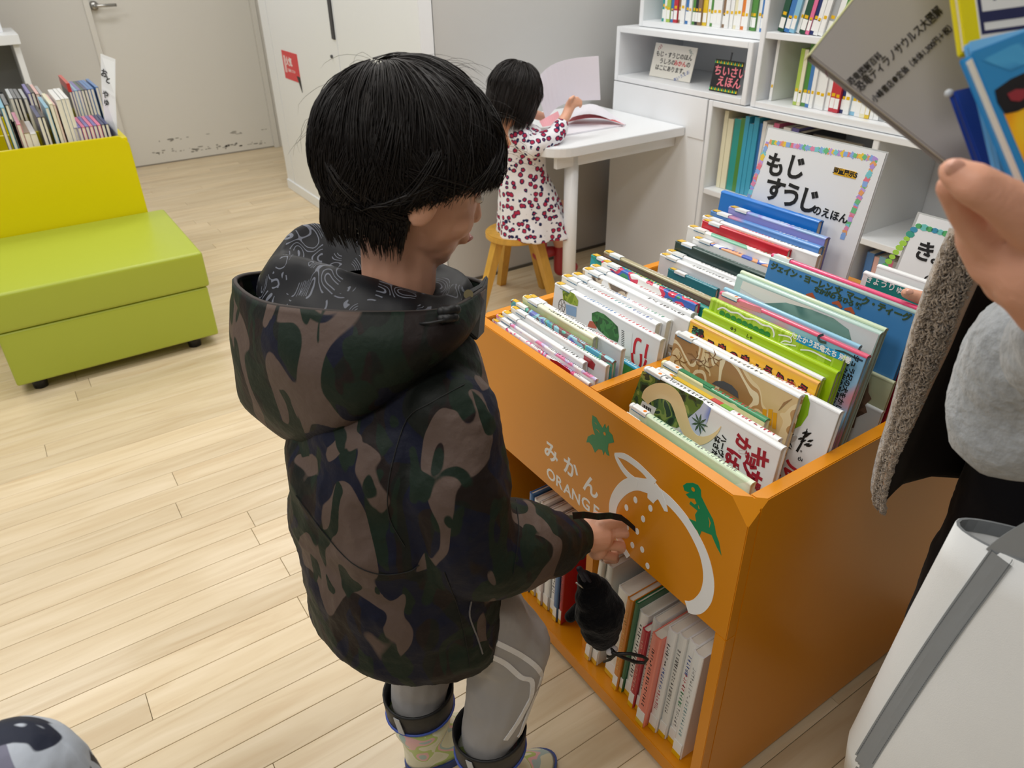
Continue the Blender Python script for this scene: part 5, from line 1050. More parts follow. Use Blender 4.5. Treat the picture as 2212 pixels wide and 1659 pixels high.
# hood: a pouch of cloth hanging behind an open ring
def aring(pts, n=48):
    P = [ad(*p) for p in pts]; k = len(P); out = []
    for i in range(n):
        t = i / n * k; a = int(t); f = t - a; p0, p1, p2, p3 = P[(a - 1) % k], P[a % k], P[(a + 1) % k], P[(a + 2) % k]
        out.append(.5 * ((2 * p1) + (-p0 + p2) * f + (2 * p0 - 5 * p1 + 4 * p2 - p3) * f * f + (-p0 + 3 * p1 - 3 * p2 + p3) * f ** 3))
    return out
rim = [(508, 604, .945), (560, 650, .86), (690, 671, .80), (850, 676, .785), (962, 668, .80), (1022, 640, .85), (1040, 610, .93), (930, 590, 1.02), (740, 585, 1.06), (580, 588, 1.02)]
r2 = [(506, 690, .945), (556, 740, .845), (690, 765, .775), (850, 755, .755), (975, 728, .78), (1022, 690, .84), (1020, 650, .93), (920, 640, 1.01), (740, 640, 1.05), (580, 640, 1.01)]
r3 = [(511, 770, .94), (560, 822, .85), (690, 845, .775), (830, 820, .755), (940, 780, .79), (985, 740, .86), (970, 700, .94), (890, 690, 1.0), (740, 690, 1.03), (590, 690, 1.0)]
r4 = [(530, 850, .935), (585, 900, .86), (690, 915, .79), (790, 880, .775), (870, 840, .81), (905, 800, .87), (890, 770, .94), (830, 750, .99), (730, 750, 1.01), (610, 760, .98)]
r5 = [(572, 905, .92), (620, 945, .87), (685, 957, .825), (745, 930, .82), (790, 895, .85), (805, 865, .89), (790, 840, .93), (750, 830, .96), (700, 830, .965), (630, 840, .95)]
rings = [aring(r) for r in (rim, r2, r3, r4, r5)]
def hd_(p, k): return p + (p - ud(-.20, .90, .9)).normalized() * noise.noise(p * 14 + V((k, 0, 0))) * .007
dense = []
for i in range(len(rings) - 1):
    for t in range(5):
        f = t / 5; a = max(i - 1, 0); d = min(i + 2, len(rings) - 1)
        dense.append([.5 * ((2 * rings[i][j]) + (-rings[a][j] + rings[i + 1][j]) * f + (2 * rings[a][j] - 5 * rings[i][j] + 4 * rings[i + 1][j] - rings[d][j]) * f * f + (-rings[a][j] + 3 * rings[i][j] - 3 * rings[i + 1][j] + rings[d][j]) * f ** 3) for j in range(48)])
dense.append(rings[-1]); dense = [dense[0]] + [[hd_(p, 0) if k > 1 else p for p in r] for k, r in enumerate(dense[1:])]
cbot = sum(rings[-1], V()) / 48 - V((0, 0, .012)); dense.append([cbot.lerp(p, .5) - V((0, 0, .004)) for p in rings[-1]])
ho = MB(); ho.loft(dense, 0, False); ho.add([*dense[-1]], [tuple(range(48))]); hood = ho.build('hood', CAMO, boy, smooth=True)
htree = bvh(hood); hood.data.transform(by); md = hood.modifiers.new('thick', 'SOLIDIFY'); md.thickness = .004; md.offset = -1
rm = MB(); rm.tube(dense[0] + [dense[0][0]], .0028, 8, 0, None, False); q = rm.build('hood_edge', mat('edge_binding', '#3a3330', .7), boy, smooth=True); q.data.transform(by)
q = ribbon_on(htree, [(570, 652), (560, 720), (560, 760), (580, 800), (575, 840), (580, 890), (598, 925), (640, 955)], .0016, .0006)
if q.v: q = q.build('seam', SEAM, hood, fix=True); q.data.transform(by)
q = ribbon_on(htree, [(512, 730), (560, 755), (650, 778), (760, 785), (860, 775), (950, 745)], .0012, .0004)
if q.v: q = q.build('seam', SEAM, hood, fix=True); q.data.transform(by)
# paisley lining standing up around the neck
LIN = mat('paisley_lining', '#101116', .5, .3); nt = LIN.node_tree; b_ = nt.nodes['Principled BSDF']
tc = nt.nodes.new('ShaderNodeTexCoord'); ns = nt.nodes.new('ShaderNodeTexNoise'); ns.inputs['Scale'].default_value = 16; ns.inputs['Detail'].default_value = 0; ns.inputs['Distortion'].default_value = 1.6; nt.links.new(tc.outputs['Object'], ns.inputs['Vector'])
m1 = nt.nodes.new('ShaderNodeMath'); m1.operation = 'MULTIPLY'; m1.inputs[1].default_value = 9; m2 = nt.nodes.new('ShaderNodeMath'); m2.operation = 'FRACT'; nt.links.new(ns.outputs[0], m1.inputs[0]); nt.links.new(m1.outputs[0], m2.inputs[0])
n2 = nt.nodes.new('ShaderNodeTexNoise'); n2.inputs['Scale'].default_value = 22; nt.links.new(tc.outputs['Object'], n2.inputs['Vector']); m3 = nt.nodes.new('ShaderNodeMath'); m3.operation = 'GREATER_THAN'; m3.inputs[1].default_value = .50; nt.links.new(n2.outputs[0], m3.inputs[0])
m4 = nt.nodes.new('ShaderNodeMath'); m4.operation = 'LESS_THAN'; m4.inputs[1].default_value = .24; nt.links.new(m2.outputs[0], m4.inputs[0]); m5 = nt.nodes.new('ShaderNodeMath'); m5.operation = 'MULTIPLY'; nt.links.new(m3.outputs[0], m5.inputs[0]); nt.links.new(m4.outputs[0], m5.inputs[1])
mx = nt.nodes.new('ShaderNodeMix'); mx.data_type = 'RGBA'; mx.inputs[6].default_value = lin('#0f1015'); mx.inputs[7].default_value = lin('#6d717c'); nt.links.new(m5.outputs[0], mx.inputs['Factor']); nt.links.new(mx.outputs[2], b_.inputs['Base Color'])
o1 = [(560, 640, .93), (600, 662, .87), (700, 678, .815), (850, 680, .80), (945, 672, .815), (1005, 648, .86), (1020, 615, .94), (930, 600, 1.0), (740, 600, 1.03), (590, 610, .99)]
o2 = [(568, 600, .94), (620, 610, .885), (710, 625, .84), (850, 645, .82), (945, 655, .83), (1000, 635, .87), (1010, 600, .94), (920, 570, .99), (740, 540, 1.02), (590, 560, .99)]
o3 = [(602, 548, .955), (655, 558, .90), (735, 580, .865), (850, 612, .845), (940, 640, .845), (990, 618, .88), (995, 590, .93), (915, 550, .97), (760, 505, 1.01), (668, 486, 1.0)]
o4 = [(640, 560, .955), (690, 575, .91), (765, 600, .875), (855, 625, .858), (930, 645, .86), (968, 625, .885), (970, 600, .92), (900, 575, .95), (790, 540, .98), (690, 520, .985)]
o5 = [(700, 600, .94), (730, 610, .92), (780, 625, .895), (850, 640, .88), (900, 650, .88), (930, 640, .895), (930, 620, .91), (880, 605, .93), (800, 590, .95), (730, 590, .95)]
rings = [aring(r) for r in (o1, o2, o3, o4, o5)]; dn = []
for i in range(4):
    for t in range(5):
        f = t / 5; a = max(i - 1, 0); d = min(i + 2, 4)
        dn.append([.5 * ((2 * rings[i][j]) + (-rings[a][j] + rings[i + 1][j]) * f + (2 * rings[a][j] - 5 * rings[i][j] + 4 * rings[i + 1][j] - rings[d][j]) * f * f + (-rings[a][j] + 3 * rings[i][j] - 3 * rings[i + 1][j] + rings[d][j]) * f ** 3) for j in range(48)])
dn.append(rings[-1]); dn = [[p + V((0, 0, 1)) * noise.noise(p * 26) * .007 + (p - nk).normalized() * noise.noise(p * 19 + V((5, 0, 0))) * .006 for p in r] for r in dn]
q = MB().loft(dn, 0, False).build('hood_lining', LIN, boy, smooth=True); q.data.transform(by)
# front collar flap, cord stopper
cl = MB(); cl.loft([[ad(985, 700, .83), ad(1000, 705, .82), ad(1012, 640, .855), ad(1000, 630, .86)], [ad(1022, 735, .85), ad(1032, 735, .845), ad(1045, 620, .885), ad(1035, 612, .89)], [ad(1040, 720, .90), ad(1046, 720, .90), ad(1055, 596, .935), ad(1048, 594, .94)]]); q = cl.build('collar', mat('collar_black', '#15171a', .6), boy, fix=True, bevel=.003); q.data.transform(by)
e_ = ad(1012, 636, .845); mb = MB(); mb.tube([e_, e_ + (C0 - e_).normalized() * .004], .006, 16); q = mb.build('eyelet', mat('antique_brass', '#8a8163', .35, metal=.9), boy, smooth=False); q.data.transform(by)
cdm = mat('cord_black', '#101113', .5)
mb = MB(); mb.tube([ad(903, 700, .775), ad(925, 698, .77), ad(950, 694, .772), ad(970, 690, .78)], .0018, 8); q = mb.build('drawcord', cdm, boy, smooth=True); q.data.transform(by)
mb = MB(); a_ = ad(955, 672, .785); b2 = ad(985, 668, .79); cone(mb, a_, b2, .0065, .006, 12); cone(mb, ad(955, 688, .78), ad(982, 685, .785), .006, .0055, 12); q = mb.build('cord_stopper', cdm, boy, smooth=True); q.data.transform(by)
e_ = ad(903, 700, .778); mb = MB(); mb.tube([e_, e_ + (C0 - e_).normalized() * .003], .0048, 14); q = mb.build('eyelet', cdm, boy); q.data.transform(by)
# cuff strap
mb = MB(); pts = [ad(*p) for p in ((1236, 1108, .885), (1262, 1106, .90), (1290, 1110, .92), (1318, 1108, .93), (1342, 1113, .935), (1358, 1125, .94), (1372, 1138, .945))]
dn_ = V((0, 0, -1)); mb.loft([[p, p + FW * .0015, p + FW * .0015 + V((0, 0, -.013)) + RT * .002, p + V((0, 0, -.013)) + RT * .002] for p in pts]); q = mb.build('cuff_strap', CAMO, boy, fix=True); q.data.transform(by)
# boots
BOOT = art('boot_print', ['#dfe0c6', '#e6e6d2', '#b9cf7a', '#e8b9bd', '#a9c4c4', '#dfe0c6'], 15, .4, seed=4); CUFB = mat('boot_cuff', '#17181a', .55, bump=.1, bscale=40); PIP = mat('blue_piping', '#3f58b0', .4); REF = mat('reflective_tab', '#b9bcc0', .3)
for A, lean_ in ((A1, V((.01, .0, 0))), (A2, V((0, .0, 0)))):
    bt_ = empty.__call__ and None
    top = A.z + .018; cs = lambda z, r1, r2, dx=0: [V((A.x + dx + math.cos(2 * PI * i / 32) * r1, A.y + math.sin(2 * PI * i / 32) * r2, z)) for i in range(32)]
    b0 = link('boot', None, boy); 
    up1 = MB().loft([cs(top - .052, .060, .056), cs(top - .10, .054, .050), cs(.09, .048, .044, .004), cs(.055, .062, .044, .02), cs(.03, .088, .042, .045), cs(.018, .092, .043, .05)], 0, True)
    q = up1.build('boot_shaft', BOOT, b0, smooth=True, fix=True); q.data.transform(by)
    q = MB().loft([cs(.020, .095, .046, .05), cs(.0, .095, .046, .05)]).build('sole', mat('boot_sole', '#2b3f7a', .5), b0, fix=True); q.data.transform(by)
    cf = MB().loft([cs(top - .054, .0605, .0565), cs(top - .05, .063, .059), cs(top - .006, .066, .062), cs(top, .066, .062), cs(top, .0625, .0585), cs(top - .04, .058, .054)], 0, False).build('boot_cuff', CUFB, b0, smooth=True, fix=True); cf.data.transform(by)
    pr_ = cs(top - .052, .0635, .0595); q = MB().tube(pr_ + [pr_[0]], .0028, 6, 0, None, False).build('piping', PIP, b0, smooth=True); q.data.transform(by)
    tb = MB(); th0 = PI * 1.42
    tb.loft([[V((A.x + math.cos(t) * .0665, A.y + math.sin(t) * .0625, top - .008)), V((A.x + math.cos(t) * .068, A.y + math.sin(t) * .064, top - .008)), V((A.x + math.cos(t + .12) * .068, A.y + math.sin(t + .12) * .064, top - .046)), V((A.x + math.cos(t + .12) * .0665, A.y + math.sin(t + .12) * .0625, top - .046))] for t in (PI * 1.12, PI * 1.15, PI * 1.18)]); q = tb.build('reflective_tab', REF, b0, fix=True); q.data.transform(by)
# plush pouch hanging from the cuff
pc_ = ad(1292, 1318, .935); po = empty('pouch', pc_, 'black plush drawstring pouch hanging below the child\'s camouflage cuff', 'pouch'); pi_ = Matrix.Translation(-pc_)
PL = mat('black_plush', '#08090d', .95, .1, bump=.3, bscale=130, sheen=.1)
pb = MB(); D_ = .935
for (x, y, r) in ((1276, 1262, .022), (1282, 1285, .036), (1292, 1318, .046), (1300, 1350, .042), (1305, 1372, .031)): pb.ball(ad(x, y, D_), (r, r * .8, r), 16)
chain(pb, [ad(1262, 1248, D_), ad(1283, 1285, D_), ad(1297, 1320, D_), ad(1302, 1365, D_)], [.014, .032, .045, .031], 16)
q = remesh('pouch_body', pb, PL, po, .003, 4, disp=lambda p, n: p + n * noise.noise(p * 55) * .0018); q.data.transform(pi_)
mb = MB(); cone(mb, ad(1250, 1315, .945), ad(1232, 1332, .945), .012, .011); q = remesh('side_flipper', mb, PL, po, .002, 2); q.data.transform(pi_)
mb = MB(); mb.ball(ad(1322, 1405, .91), (.013, .008, .007), 12); q = mb.build('white_patch', mat('white_plush', '#d9d5d6', .9, sheen=.3), po, smooth=True); q.data.transform(pi_)
mb = MB(); mb.tube([ad(*p) for p in ((1250, 1228, .915), (1256, 1240, .92), (1262, 1252, .925), (1268, 1262, .93))], .0045, 8).tube([ad(*p) for p in ((1252, 1226, .92), (1262, 1238, .92), (1274, 1256, .925))], .0035, 8); q = mb.build('neck_tie', mat('navy_ribbon', '#1b2238', .6), po, smooth=True); q.data.transform(pi_); tag(q, kind=None)
mb = MB(); mb.tube([ad(*p) for p in ((1244, 1258, .925), (1252, 1264, .92), (1262, 1272, .92))], .0016, 6); q = mb.build('metal_clip', STEEL, po, smooth=True); q.data.transform(pi_)
mb = MB(); mb.tube([ad(*p) for p in ((1312, 1418, .905), (1335, 1412, .90), (1362, 1412, .90), (1388, 1418, .90), (1398, 1424, .90), (1392, 1432, .90), (1372, 1430, .90), (1345, 1420, .90), (1322, 1408, .90))], .0032, 8); q = mb.build('loop_cord', cdm, po, smooth=True); q.data.transform(pi_)
mb = MB(); mb.tube([ad(*p) for p in ((1320, 1400, .905), (1328, 1412, .90), (1318, 1424, .905), (1304, 1430, .91))], [.002, .005, .003, .002], 8); q = mb.build('knot', cdm, po, smooth=True); q.data.transform(pi_)
# ---------------------------------------------------------------- adult at the right
an = ud(.80, .74, 0)
adult = empty('person', an, 'adult in gray sweater, black trousers and fleece-lined coat reaching into the orange bin', 'person'); aa = Matrix.Translation(-an)
SKA = mat('skin_adult', '#dca48a', .5, .4, sss=.12, bump=.10, bscale=160)
ab = MB()
# raised hand holding the books: thumb on top, fingers closed below
HD = .47
def A(x, y, d=HD): return ad(x, y, d)
chain(ab, [A(2062, 372, .455), A(2100, 395, .45), A(2165, 432, .45), A(2235, 478, .455)], [.0095, .0128, .0140, .0185], 18)
ab.ball(A(2058, 368, .456), (.0088, .0088, .0080), 16)
ab.ball(A(2250, 560, .47), (.030, .030, .036), 20); ab.ball(A(2200, 560, .478), (.022, .022, .026), 18)
for pts, rs_ in ((((2048, 402, .475), (2090, 468, .482), (2135, 520, .482), (2190, 550, .478)), (.0082, .0112, .0130, .0160)),
                 (((2085, 440, .492), (2100, 520, .492), (2135, 580, .488), (2195, 610, .48)), (.008, .0110, .0125, .016)),
                 (((2100, 470, .505), (2125, 560, .50), (2165, 620, .493), (2215, 640, .485)), (.008, .0105, .0118, .015)),
                 (((2140, 520, .515), (2160, 590, .508), (2190, 645, .50), (2235, 660, .49)), (.007, .0090, .0105, .014))):
    chain(ab, [A(*p) for p in pts], list(rs_), 16)
wr1 = A(2275, 655, .475); el1 = ud(.66, .62, .98); s1 = ud(.92, .66, 1.22)
chain(ab, [A(2245, 590, .472), wr1, el1, s1], [.030, .026, .038, .05], 16)
# second hand inside the bin: thumb over the book tops
T2 = 1.10
chain(ab, [ax(1958, 633, T2), ax(1985, 642, T2 + .01), ax(2020, 652, T2 + .02), ax(2070, 690, T2 + .03)], [.0085, .0108, .0125, .018], 16)
for k, (dx, dz) in enumerate(((.035, -.02), (.045, -.035), (.05, -.05), (.052, -.065))): 
    a = ax(2060, 690, T2 + .04); chain(ab, [a + V((0, 0, dz)), a + V((.0, .055 - .006 * k, dz - .006)), a + V((.0, .07 - .006 * k, dz - .028))], [.013, .0095, .008], 10)
h2 = ax(2080, 720, T2 + .035); ab.ball(h2, (.022, .036, .040), 18); s2 = ud(.78, .86, 1.20); chain(ab, [h2, ud(.72, .92, .92), s2], [.026, .036, .05])
# trunk, head, legs
chs, pel, nkk = ud(.90, .72, 1.16), ud(.84, .76, .80), ud(.86, .70, 1.34)
chain(ab, [pel, chs, nkk, ud(.84, .71, 1.42)], [.12, .13, .06, .052]); cone(ab, s1, s2, .06, .06)
HA = head_blob(ab, ud(.83, .72, 1.50), V((-.3, .9, -.35)), 1.12)
LEG = [([ud(.745, .81, .80), ud(.715, .815, .44), ud(.80, .78, .08)], [.105, .082, .062]), ([ud(.93, .74, .80), ud(.93, .70, .44), ud(.95, .66, .08)], [.105, .082, .062])]
for p, r in LEG: chain(ab, p, [x * .8 for x in r])
q = remesh('body', ab, SKA, adult, .0035, 3); abt = bvh(q); q.data.transform(aa); face_parts(adult, aa @ HA, 1.1)
oka = lambda d: not (d.x > .3 and d.z < .45) and d.z > -.7
hair(adult, aa @ HA, (.104, .088, .102), (-.008, 0, .028), oka, 900, .16, (-.3, 0, .95), seed=9, lift=.006, rs_=.0016)
NAIL = mat('nail', '#e2ac98', .3, coat=.3)
def nail(c, along, out, L, wd):
    c = V(c); a = V(along).normalized(); o_ = (V(out) - a * V(out).dot(a)).normalized(); s = a.cross(o_); rg = []
    for i in range(9):
        t = i / 8 * 2 - 1; ww = wd * (1 - .25 * max(0, t) ** 2 - .1 * t * t) * math.sqrt(max(.05, 1 - abs(t) ** 4)); rg.append([c + a * (t * L / 2) + s * (u_ * ww / 2) + o_ * (.0018 * (1 - u_ * u_) + dz_) for u_, dz_ in ((-1, 0), (-.5, 0), (0, 0), (.5, 0), (1, 0), (1, -.002), (-1, -.002))])
    mb = MB(); mb.loft(rg); return mb
hh_ = abt.ray_cast(C0, ray(2064, 364).normalized()); q = nail(hh_[0] - hh_[1] * .0003, A(2062, 372, .45) - A(2100, 395, .45), hh_[1], .0125, .0105).build('fingernail', NAIL, adult, smooth=True, fix=True); q.data.transform(aa)
hh_ = abt.ray_cast(C0, ray(1965, 631).normalized()); q = nail(hh_[0] - hh_[1] * .0008, ax(1958, 633, T2) - ax(1985, 642, T2 + .01), hh_[1], .011, .010).build('fingernail', NAIL, adult, smooth=True, fix=True); q.data.transform(aa)
BLKT = mat('black_trousers', '#0b0c12', .85, .2, bump=.2, bscale=14, sheen=.05)
mb = MB()
for p, r in LEG: chain(mb, p, r, 20)
mb.ball(ud(.85, .77, .86), (.15, .13, .14), 20); q = remesh('trousers', mb, BLKT, adult, .008, 5, disp=wrk(.01, 8)); q.data.transform(aa)
for p, r in LEG:
    mb = MB(); f = p[2]; cone(mb, V((f.x - .02, f.y, .045)), V((f.x + .02, f.y + .11, .035)), .042, .034); cone(mb, f, V((f.x, f.y, .05)), .05, .045); q = remesh('shoe', mb, mat('black_shoe', '#121212', .4), adult, .006, 3); q.data.transform(aa)
SW = mat('gray_sweater', '#a3a7ab', .95, .15, bump=.6, bscale=60, sheen=.35, var=.12, vscale=120)
mb = MB(); mb.ball(ud(.90, .70, 1.05), (.16, .15, .24), 24); mb.ball(ud(.90, .70, 1.24), (.16, .13, .13), 20)
chain(mb, [wr1 + (el1 - wr1) * .18, wr1.lerp(el1, .5), el1 + V((0, 0, -.03)), s1], [.040, .062, .085, .085], 20)
mb.ball(A(2262, 800, .62), (.080, .080, .105), 20)
q = remesh('sweater', mb, SW, adult, .006, 5, disp=wrk(.026, 7)); q.data.transform(aa)
# coat: outer cloth, leather edge and fleece lining facing the room
COAT = mat('coat_dark', '#1d1714', .7, .3, bump=.15, bscale=20); LEA = mat('leather_piping', '#a98d76', .5, .4, bump=.1, bscale=60)
DC = .80
edgeL = [(2062, 500), (2022, 590), (1992, 672), (1968, 750), (1948, 830), (1926, 910), (1906, 975), (1893, 1030), (1888, 1070), (1898, 1086)]
edgeR = [(2140, 505), (2108, 590), (2072, 672), (2040, 750), (2003, 828), (1968, 905), (1935, 972), (1914, 1030), (1905, 1070), (1904, 1088)]
dd_ = [.80, .80, .80, .805, .81, .81, .81, .81, .81, .81]
eL = spline([(*p, d) for p, d in zip(edgeL, dd_)], 8); eR = spline([(*p, d - .012) for p, d in zip(edgeR, dd_)], 8)
mb = MB(); rg = []
nw = 16
for k, (a, b) in enumerate(zip(eL, eR)):
    a, b = ad(*a), ad(*b); front, back = [], []
    for i in range(nw + 1):
        t = i / nw; p = a.lerp(b, t); bulge = math.sin(PI * t) * .012 * min(1, (b - a).length / .02)
        nn = noise.noise(p * 95) * .0065 + noise.noise(p * 210) * .0035 + abs(noise.noise(p * 48)) * .006
        w0 = min(1, (len(eL) - k) / 10)
        front.append(p - FW * (bulge + nn * w0)); back.append(p + FW * .012)
    sd = (b - a).normalized() if (b - a).length > 1e-5 else RT
    jag = noise.noise(a * 160) * .006 + noise.noise(a * 70) * .005
    front[0] = front[0] - sd * (abs(jag) + .001); rg.append(front + back[::-1])
mb.loft(rg); FL = mat('fleece', '#a3927f', .95, .1, bump=.9, bscale=130, sheen=.6, var=.18, vscale=60)
q = mb.build('fleece_lining', FL, adult, smooth=True, fix=True); q.data.transform(aa)
# curls of the pile
cu = MB(); rs = random.Random(21)
for k in range(2600):
    f = rs.random() ** .9 * (len(eL) - 2); i = int(f); t = rs.random() if rs.random() < .72 else rs.random() * .06 - .03
    a = ad(*eL[i]).lerp(ad(*eL[i + 1]), f - i); b = ad(*eR[i]).lerp(ad(*eR[i + 1]), f - i); p = a.lerp(b, t) - FW * (.012 * math.sin(PI * max(0, min(1, t))) + .003)
    R_ = rs.uniform(.0018, .0036); u1 = V((rs.gauss(0, 1), rs.gauss(0, 1), rs.gauss(0, 1))).normalized(); dn = V((rs.uniform(-.6, .2), 0, -1)) * .003
    ph = rs.uniform(0, 6); pts = []
    for j in range(6):
        an_ = ph + j * 1.1; pts.append(p + (u1 * math.cos(an_) + u1.orthogonal().normalized() * math.sin(an_)) * R_ - FW * .0006 * j + dn * (j / 3))
    cu.tube(pts, [.0011, .0013, .0013, .0012, .0009, .0003], 4)
q = cu.build('fleece_curls', FL, adult, smooth=True); tag(q, kind='stuff'); q.data.transform(aa)
mb = MB(); pp_ = [ad(a[0] + 4, a[1], a[2] - .008) for a in eR[:-1]]; 
rg = []
for i, p in enumerate(pp_):
    t = (pp_[min(i + 1, len(pp_) - 1)] - pp_[max(0, i - 1)]).normalized(); s = t.cross(FW).normalized(); w2 = .0052 * min(1, .35 + (len(pp_) - i) / 30)
    rg.append([p + s * (w2 * math.cos(x)) + FW * (.0035 * math.sin(x)) for x in [j * PI / 5 for j in range(10)]])
mb.loft(rg); q = mb.build('leather_edge', LEA, adult, smooth=True, fix=True); q.data.transform(aa)
# coat body: from the leather edge back round the hip
hem = [(1904, 1088, .80), (1925, 1082, .81), (1955, 1062, .83), (2000, 1045, .85), (2052, 1032, .87)]
top_ = [(a[0] + 6, a[1]) for a in eR]
rg = []
for k in range(0, len(eR), 3):
    a = ad(eR[k][0] + 4, eR[k][1], eR[k][2]); zf = (k / (len(eR) - 1)); xe = 2230 + (2062 - 2230) * zf ** 1.5; ye = eR[k][1] * (1 - .02) + (0 if zf < .8 else -(zf - .8) * 180)
    b = ad(xe, ye, .90); m1_ = a.lerp(b, .35) + FW * .025 - V((0, 0, .004)); m2_ = a.lerp(b, .7) + FW * .02
    rg.append([a, m1_, m2_, b, b + FW * .008, m2_ + FW * .008, m1_ + FW * .008, a + FW * .008])
mb = MB(); mb.loft(rg); q = mb.build('coat_front', COAT, adult, smooth=True, fix=True); q.data.transform(aa)
mb = MB(); mb.ball(ud(.93, .80, 1.0), (.17, .12, .26), 24); chain(mb, [s2, ud(.72, .93, .95), h2 + V((-.02, -.05, .02))], [.09, .075, .055]); q = remesh('coat', mb, COAT, adult, .008, 4); q.data.transform(aa)
# ---------------------------------------------------------------- tote bag
tb_o = ad(2070, 1120, .62); tote = empty('tote_bag', tb_o, 'large white canvas tote bag with gray handle strap at the lower right', 'bag'); ti = Matrix.Translation(-tb_o)
CAN = mat('white_canvas', '#f0f2f2', .85, .2, bump=.12, bscale=900, var=.02); TAPE = mat('gray_tape', '#8d9194', .5, .35, bump=.06, bscale=80)
dx_ = (RT * .80 - FW * .60).normalized()      # the wide direction of the bag
nx_ = V((0, 0, 1)).cross(dx_).normalized()
if nx_.dot(FW) < 0: nx_ = -nx_
def bagring(z, c, half, thick, n=40, pinch=1.0):
    out = []
    for i in range(n):
        a = 2 * PI * i / n; cx_ = math.cos(a); sx_ = math.sin(a); out.append(V((c.x, c.y, z)) + dx_ * (half * math.copysign(abs(cx_) ** .75, cx_)) + nx_ * (thick * math.copysign(abs(sx_) ** .9, sx_)))
    return out
T0_ = ad(2068, 1128, .62); half = .20
rg = []; levels = [(0, .0, .034), (.05, -.004, .040), (.15, -.012, .055), (.28, -.02, .07), (.40, -.028, .08), (.47, -.02, .07)]
zt_ = T0_.z
def bc_(d, sh): c = T0_ + dx_ * (half + sh); return c
mb = MB(); mb.loft([bagring(zt_ - d, bc_(d, sh), half, th) for d, sh, th in levels], 0, False)
n_ = len(mb.v); mb.add([mb.v[i] for i in range(n_ - 40, n_)], [tuple(range(40))]); bagm = mb.build('bag_body', CAN, tote, smooth=True, fix=False); md = bagm.modifiers.new('thick', 'SOLIDIFY'); md.thickness = .002; md.offset = -1
tree = bvh(bagm); bagm.data.transform(ti)
r0 = bagring(zt_ + .001, bc_(0, 0), half + .0012, .0352); r1 = bagring(zt_ - .017, bc_(.02, -.0014), half + .0012, .0372); r1i = bagring(zt_ - .017, bc_(.02, -.0014), half - .002, .034); r0i = bagring(zt_ + .001, bc_(0, 0), half - .002, .0322)
mb = MB(); mb.loft([r1, r0, r0i, r1i], 0, False); q = mb.build('rim_tape', TAPE, tote, smooth=False, fix=True); q.data.transform(ti)
def tape_on(tree, pix, wd, k=8, lift=.0052, nx=7):
    sp = spline(pix, k); rg = []
    for i, (x, y) in enumerate(sp):
        a, b = sp[max(i - 1, 0)], sp[min(i + 1, len(sp) - 1)]; tx, ty = b[0] - a[0], b[1] - a[1]; l = math.hypot(tx, ty); h = tree.ray_cast(C0, ray(x, y).normalized())
        if h[0] is None: continue
        w = wd / 2 * FPX / (h[0] - C0).dot(ROT @ V((0, 0, 1))); f, bk = [], []
        for u in range(nx):
            o_ = (u / (nx - 1) * 2 - 1) * w; r = tree.ray_cast(C0, ray(x - ty / l * o_, y + tx / l * o_).normalized())
            if r[0] is None: break
            d = (C0 - r[0]).normalized(); f.append(r[0] + d * lift); bk.append(r[0] + d * .0015)
        if len(f) == nx: rg.append(f + bk[::-1])
    mb = MB(); mb.loft(rg); return mb
m_ = tape_on(tree, [(2162, 1205), (2120, 1262), (2060, 1345), (1995, 1440), (1930, 1540), (1868, 1640), (1835, 1700)], .029)
q = m_.build('strap', TAPE, tote, fix=True, smooth=False); q.data.transform(ti)
for off in (-.0128, .0128):
    for px0, py0, px1, py1 in ((2168, 1195, 1840, 1690),):
        pass
st_m = mat('stitching', '#5f6468', .8)
sp_ = spline([(2168, 1195), (2120, 1262), (2060, 1345), (1995, 1440), (1930, 1540), (1868, 1640)], 12)
stb = MB(); pr = None
for side in (-1, 1):
    ps = []
    for i, (x, y) in enumerate(sp_):
        tx, ty = (sp_[min(i + 1, len(sp_) - 1)][0] - sp_[max(i - 1, 0)][0], sp_[min(i + 1, len(sp_) - 1)][1] - sp_[max(i - 1, 0)][1]); l = math.hypot(tx, ty); h_ = tree.ray_cast(C0, ray(x, y).normalized())
        if h_[0] is None: continue
        px_ = FPX / ((h_[0] - C0).dot(ROT @ V((0, 0, 1)))); h2_ = tree.ray_cast(C0, ray(x + side * -ty / l * .0128 * px_ * .93, y + side * tx / l * .0128 * px_ * .93).normalized())
        if h2_[0] is not None: ps.append(h2_[0] + (C0 - h2_[0]).normalized() * .0056)
    for i in range(len(ps) - 1):
        for a_, b_2 in ((.1, .42), (.6, .92)): stb.tube([ps[i].lerp(ps[i + 1], a_), ps[i].lerp(ps[i + 1], b_2)], .00045, 4)
q = stb.build('stitching', st_m, tote); q.data.transform(ti); q['kind'] = 'stuff'
# handle loop rising over the adult's arm
h0 = tree.ray_cast(C0, ray(2160, 1205).normalized())[0]
mb = MB(); rg = []
hp = [h0, h0 + V((0, 0, .03)) + dx_ * .012, h0 + V((0, 0, .10)) + dx_ * .05, h0 + V((0, 0, .20)) + dx_ * .10, h0 + V((0, 0, .25)) + dx_ * .15 + nx_ * .03, h0 + V((0, 0, .20)) + dx_ * .18 + nx_ * .06, h0 + V((0, 0, .05)) + dx_ * .19 + nx_ * .07]
hs = [V(p) for p in spline([tuple(p) for p in hp], 6)]
for i, p in enumerate(hs):
    t = (hs[min(i + 1, len(hs) - 1)] - hs[max(i - 1, 0)]).normalized(); s = t.cross(nx_).normalized(); rg.append([p + s * .015 - nx_ * .001, p + s * .015 + nx_ * .001, p - s * .015 + nx_ * .001, p - s * .015 - nx_ * .001])
mb.loft(rg); q = mb.build('handle', TAPE, tote, smooth=False, fix=True); q.data.transform(ti)
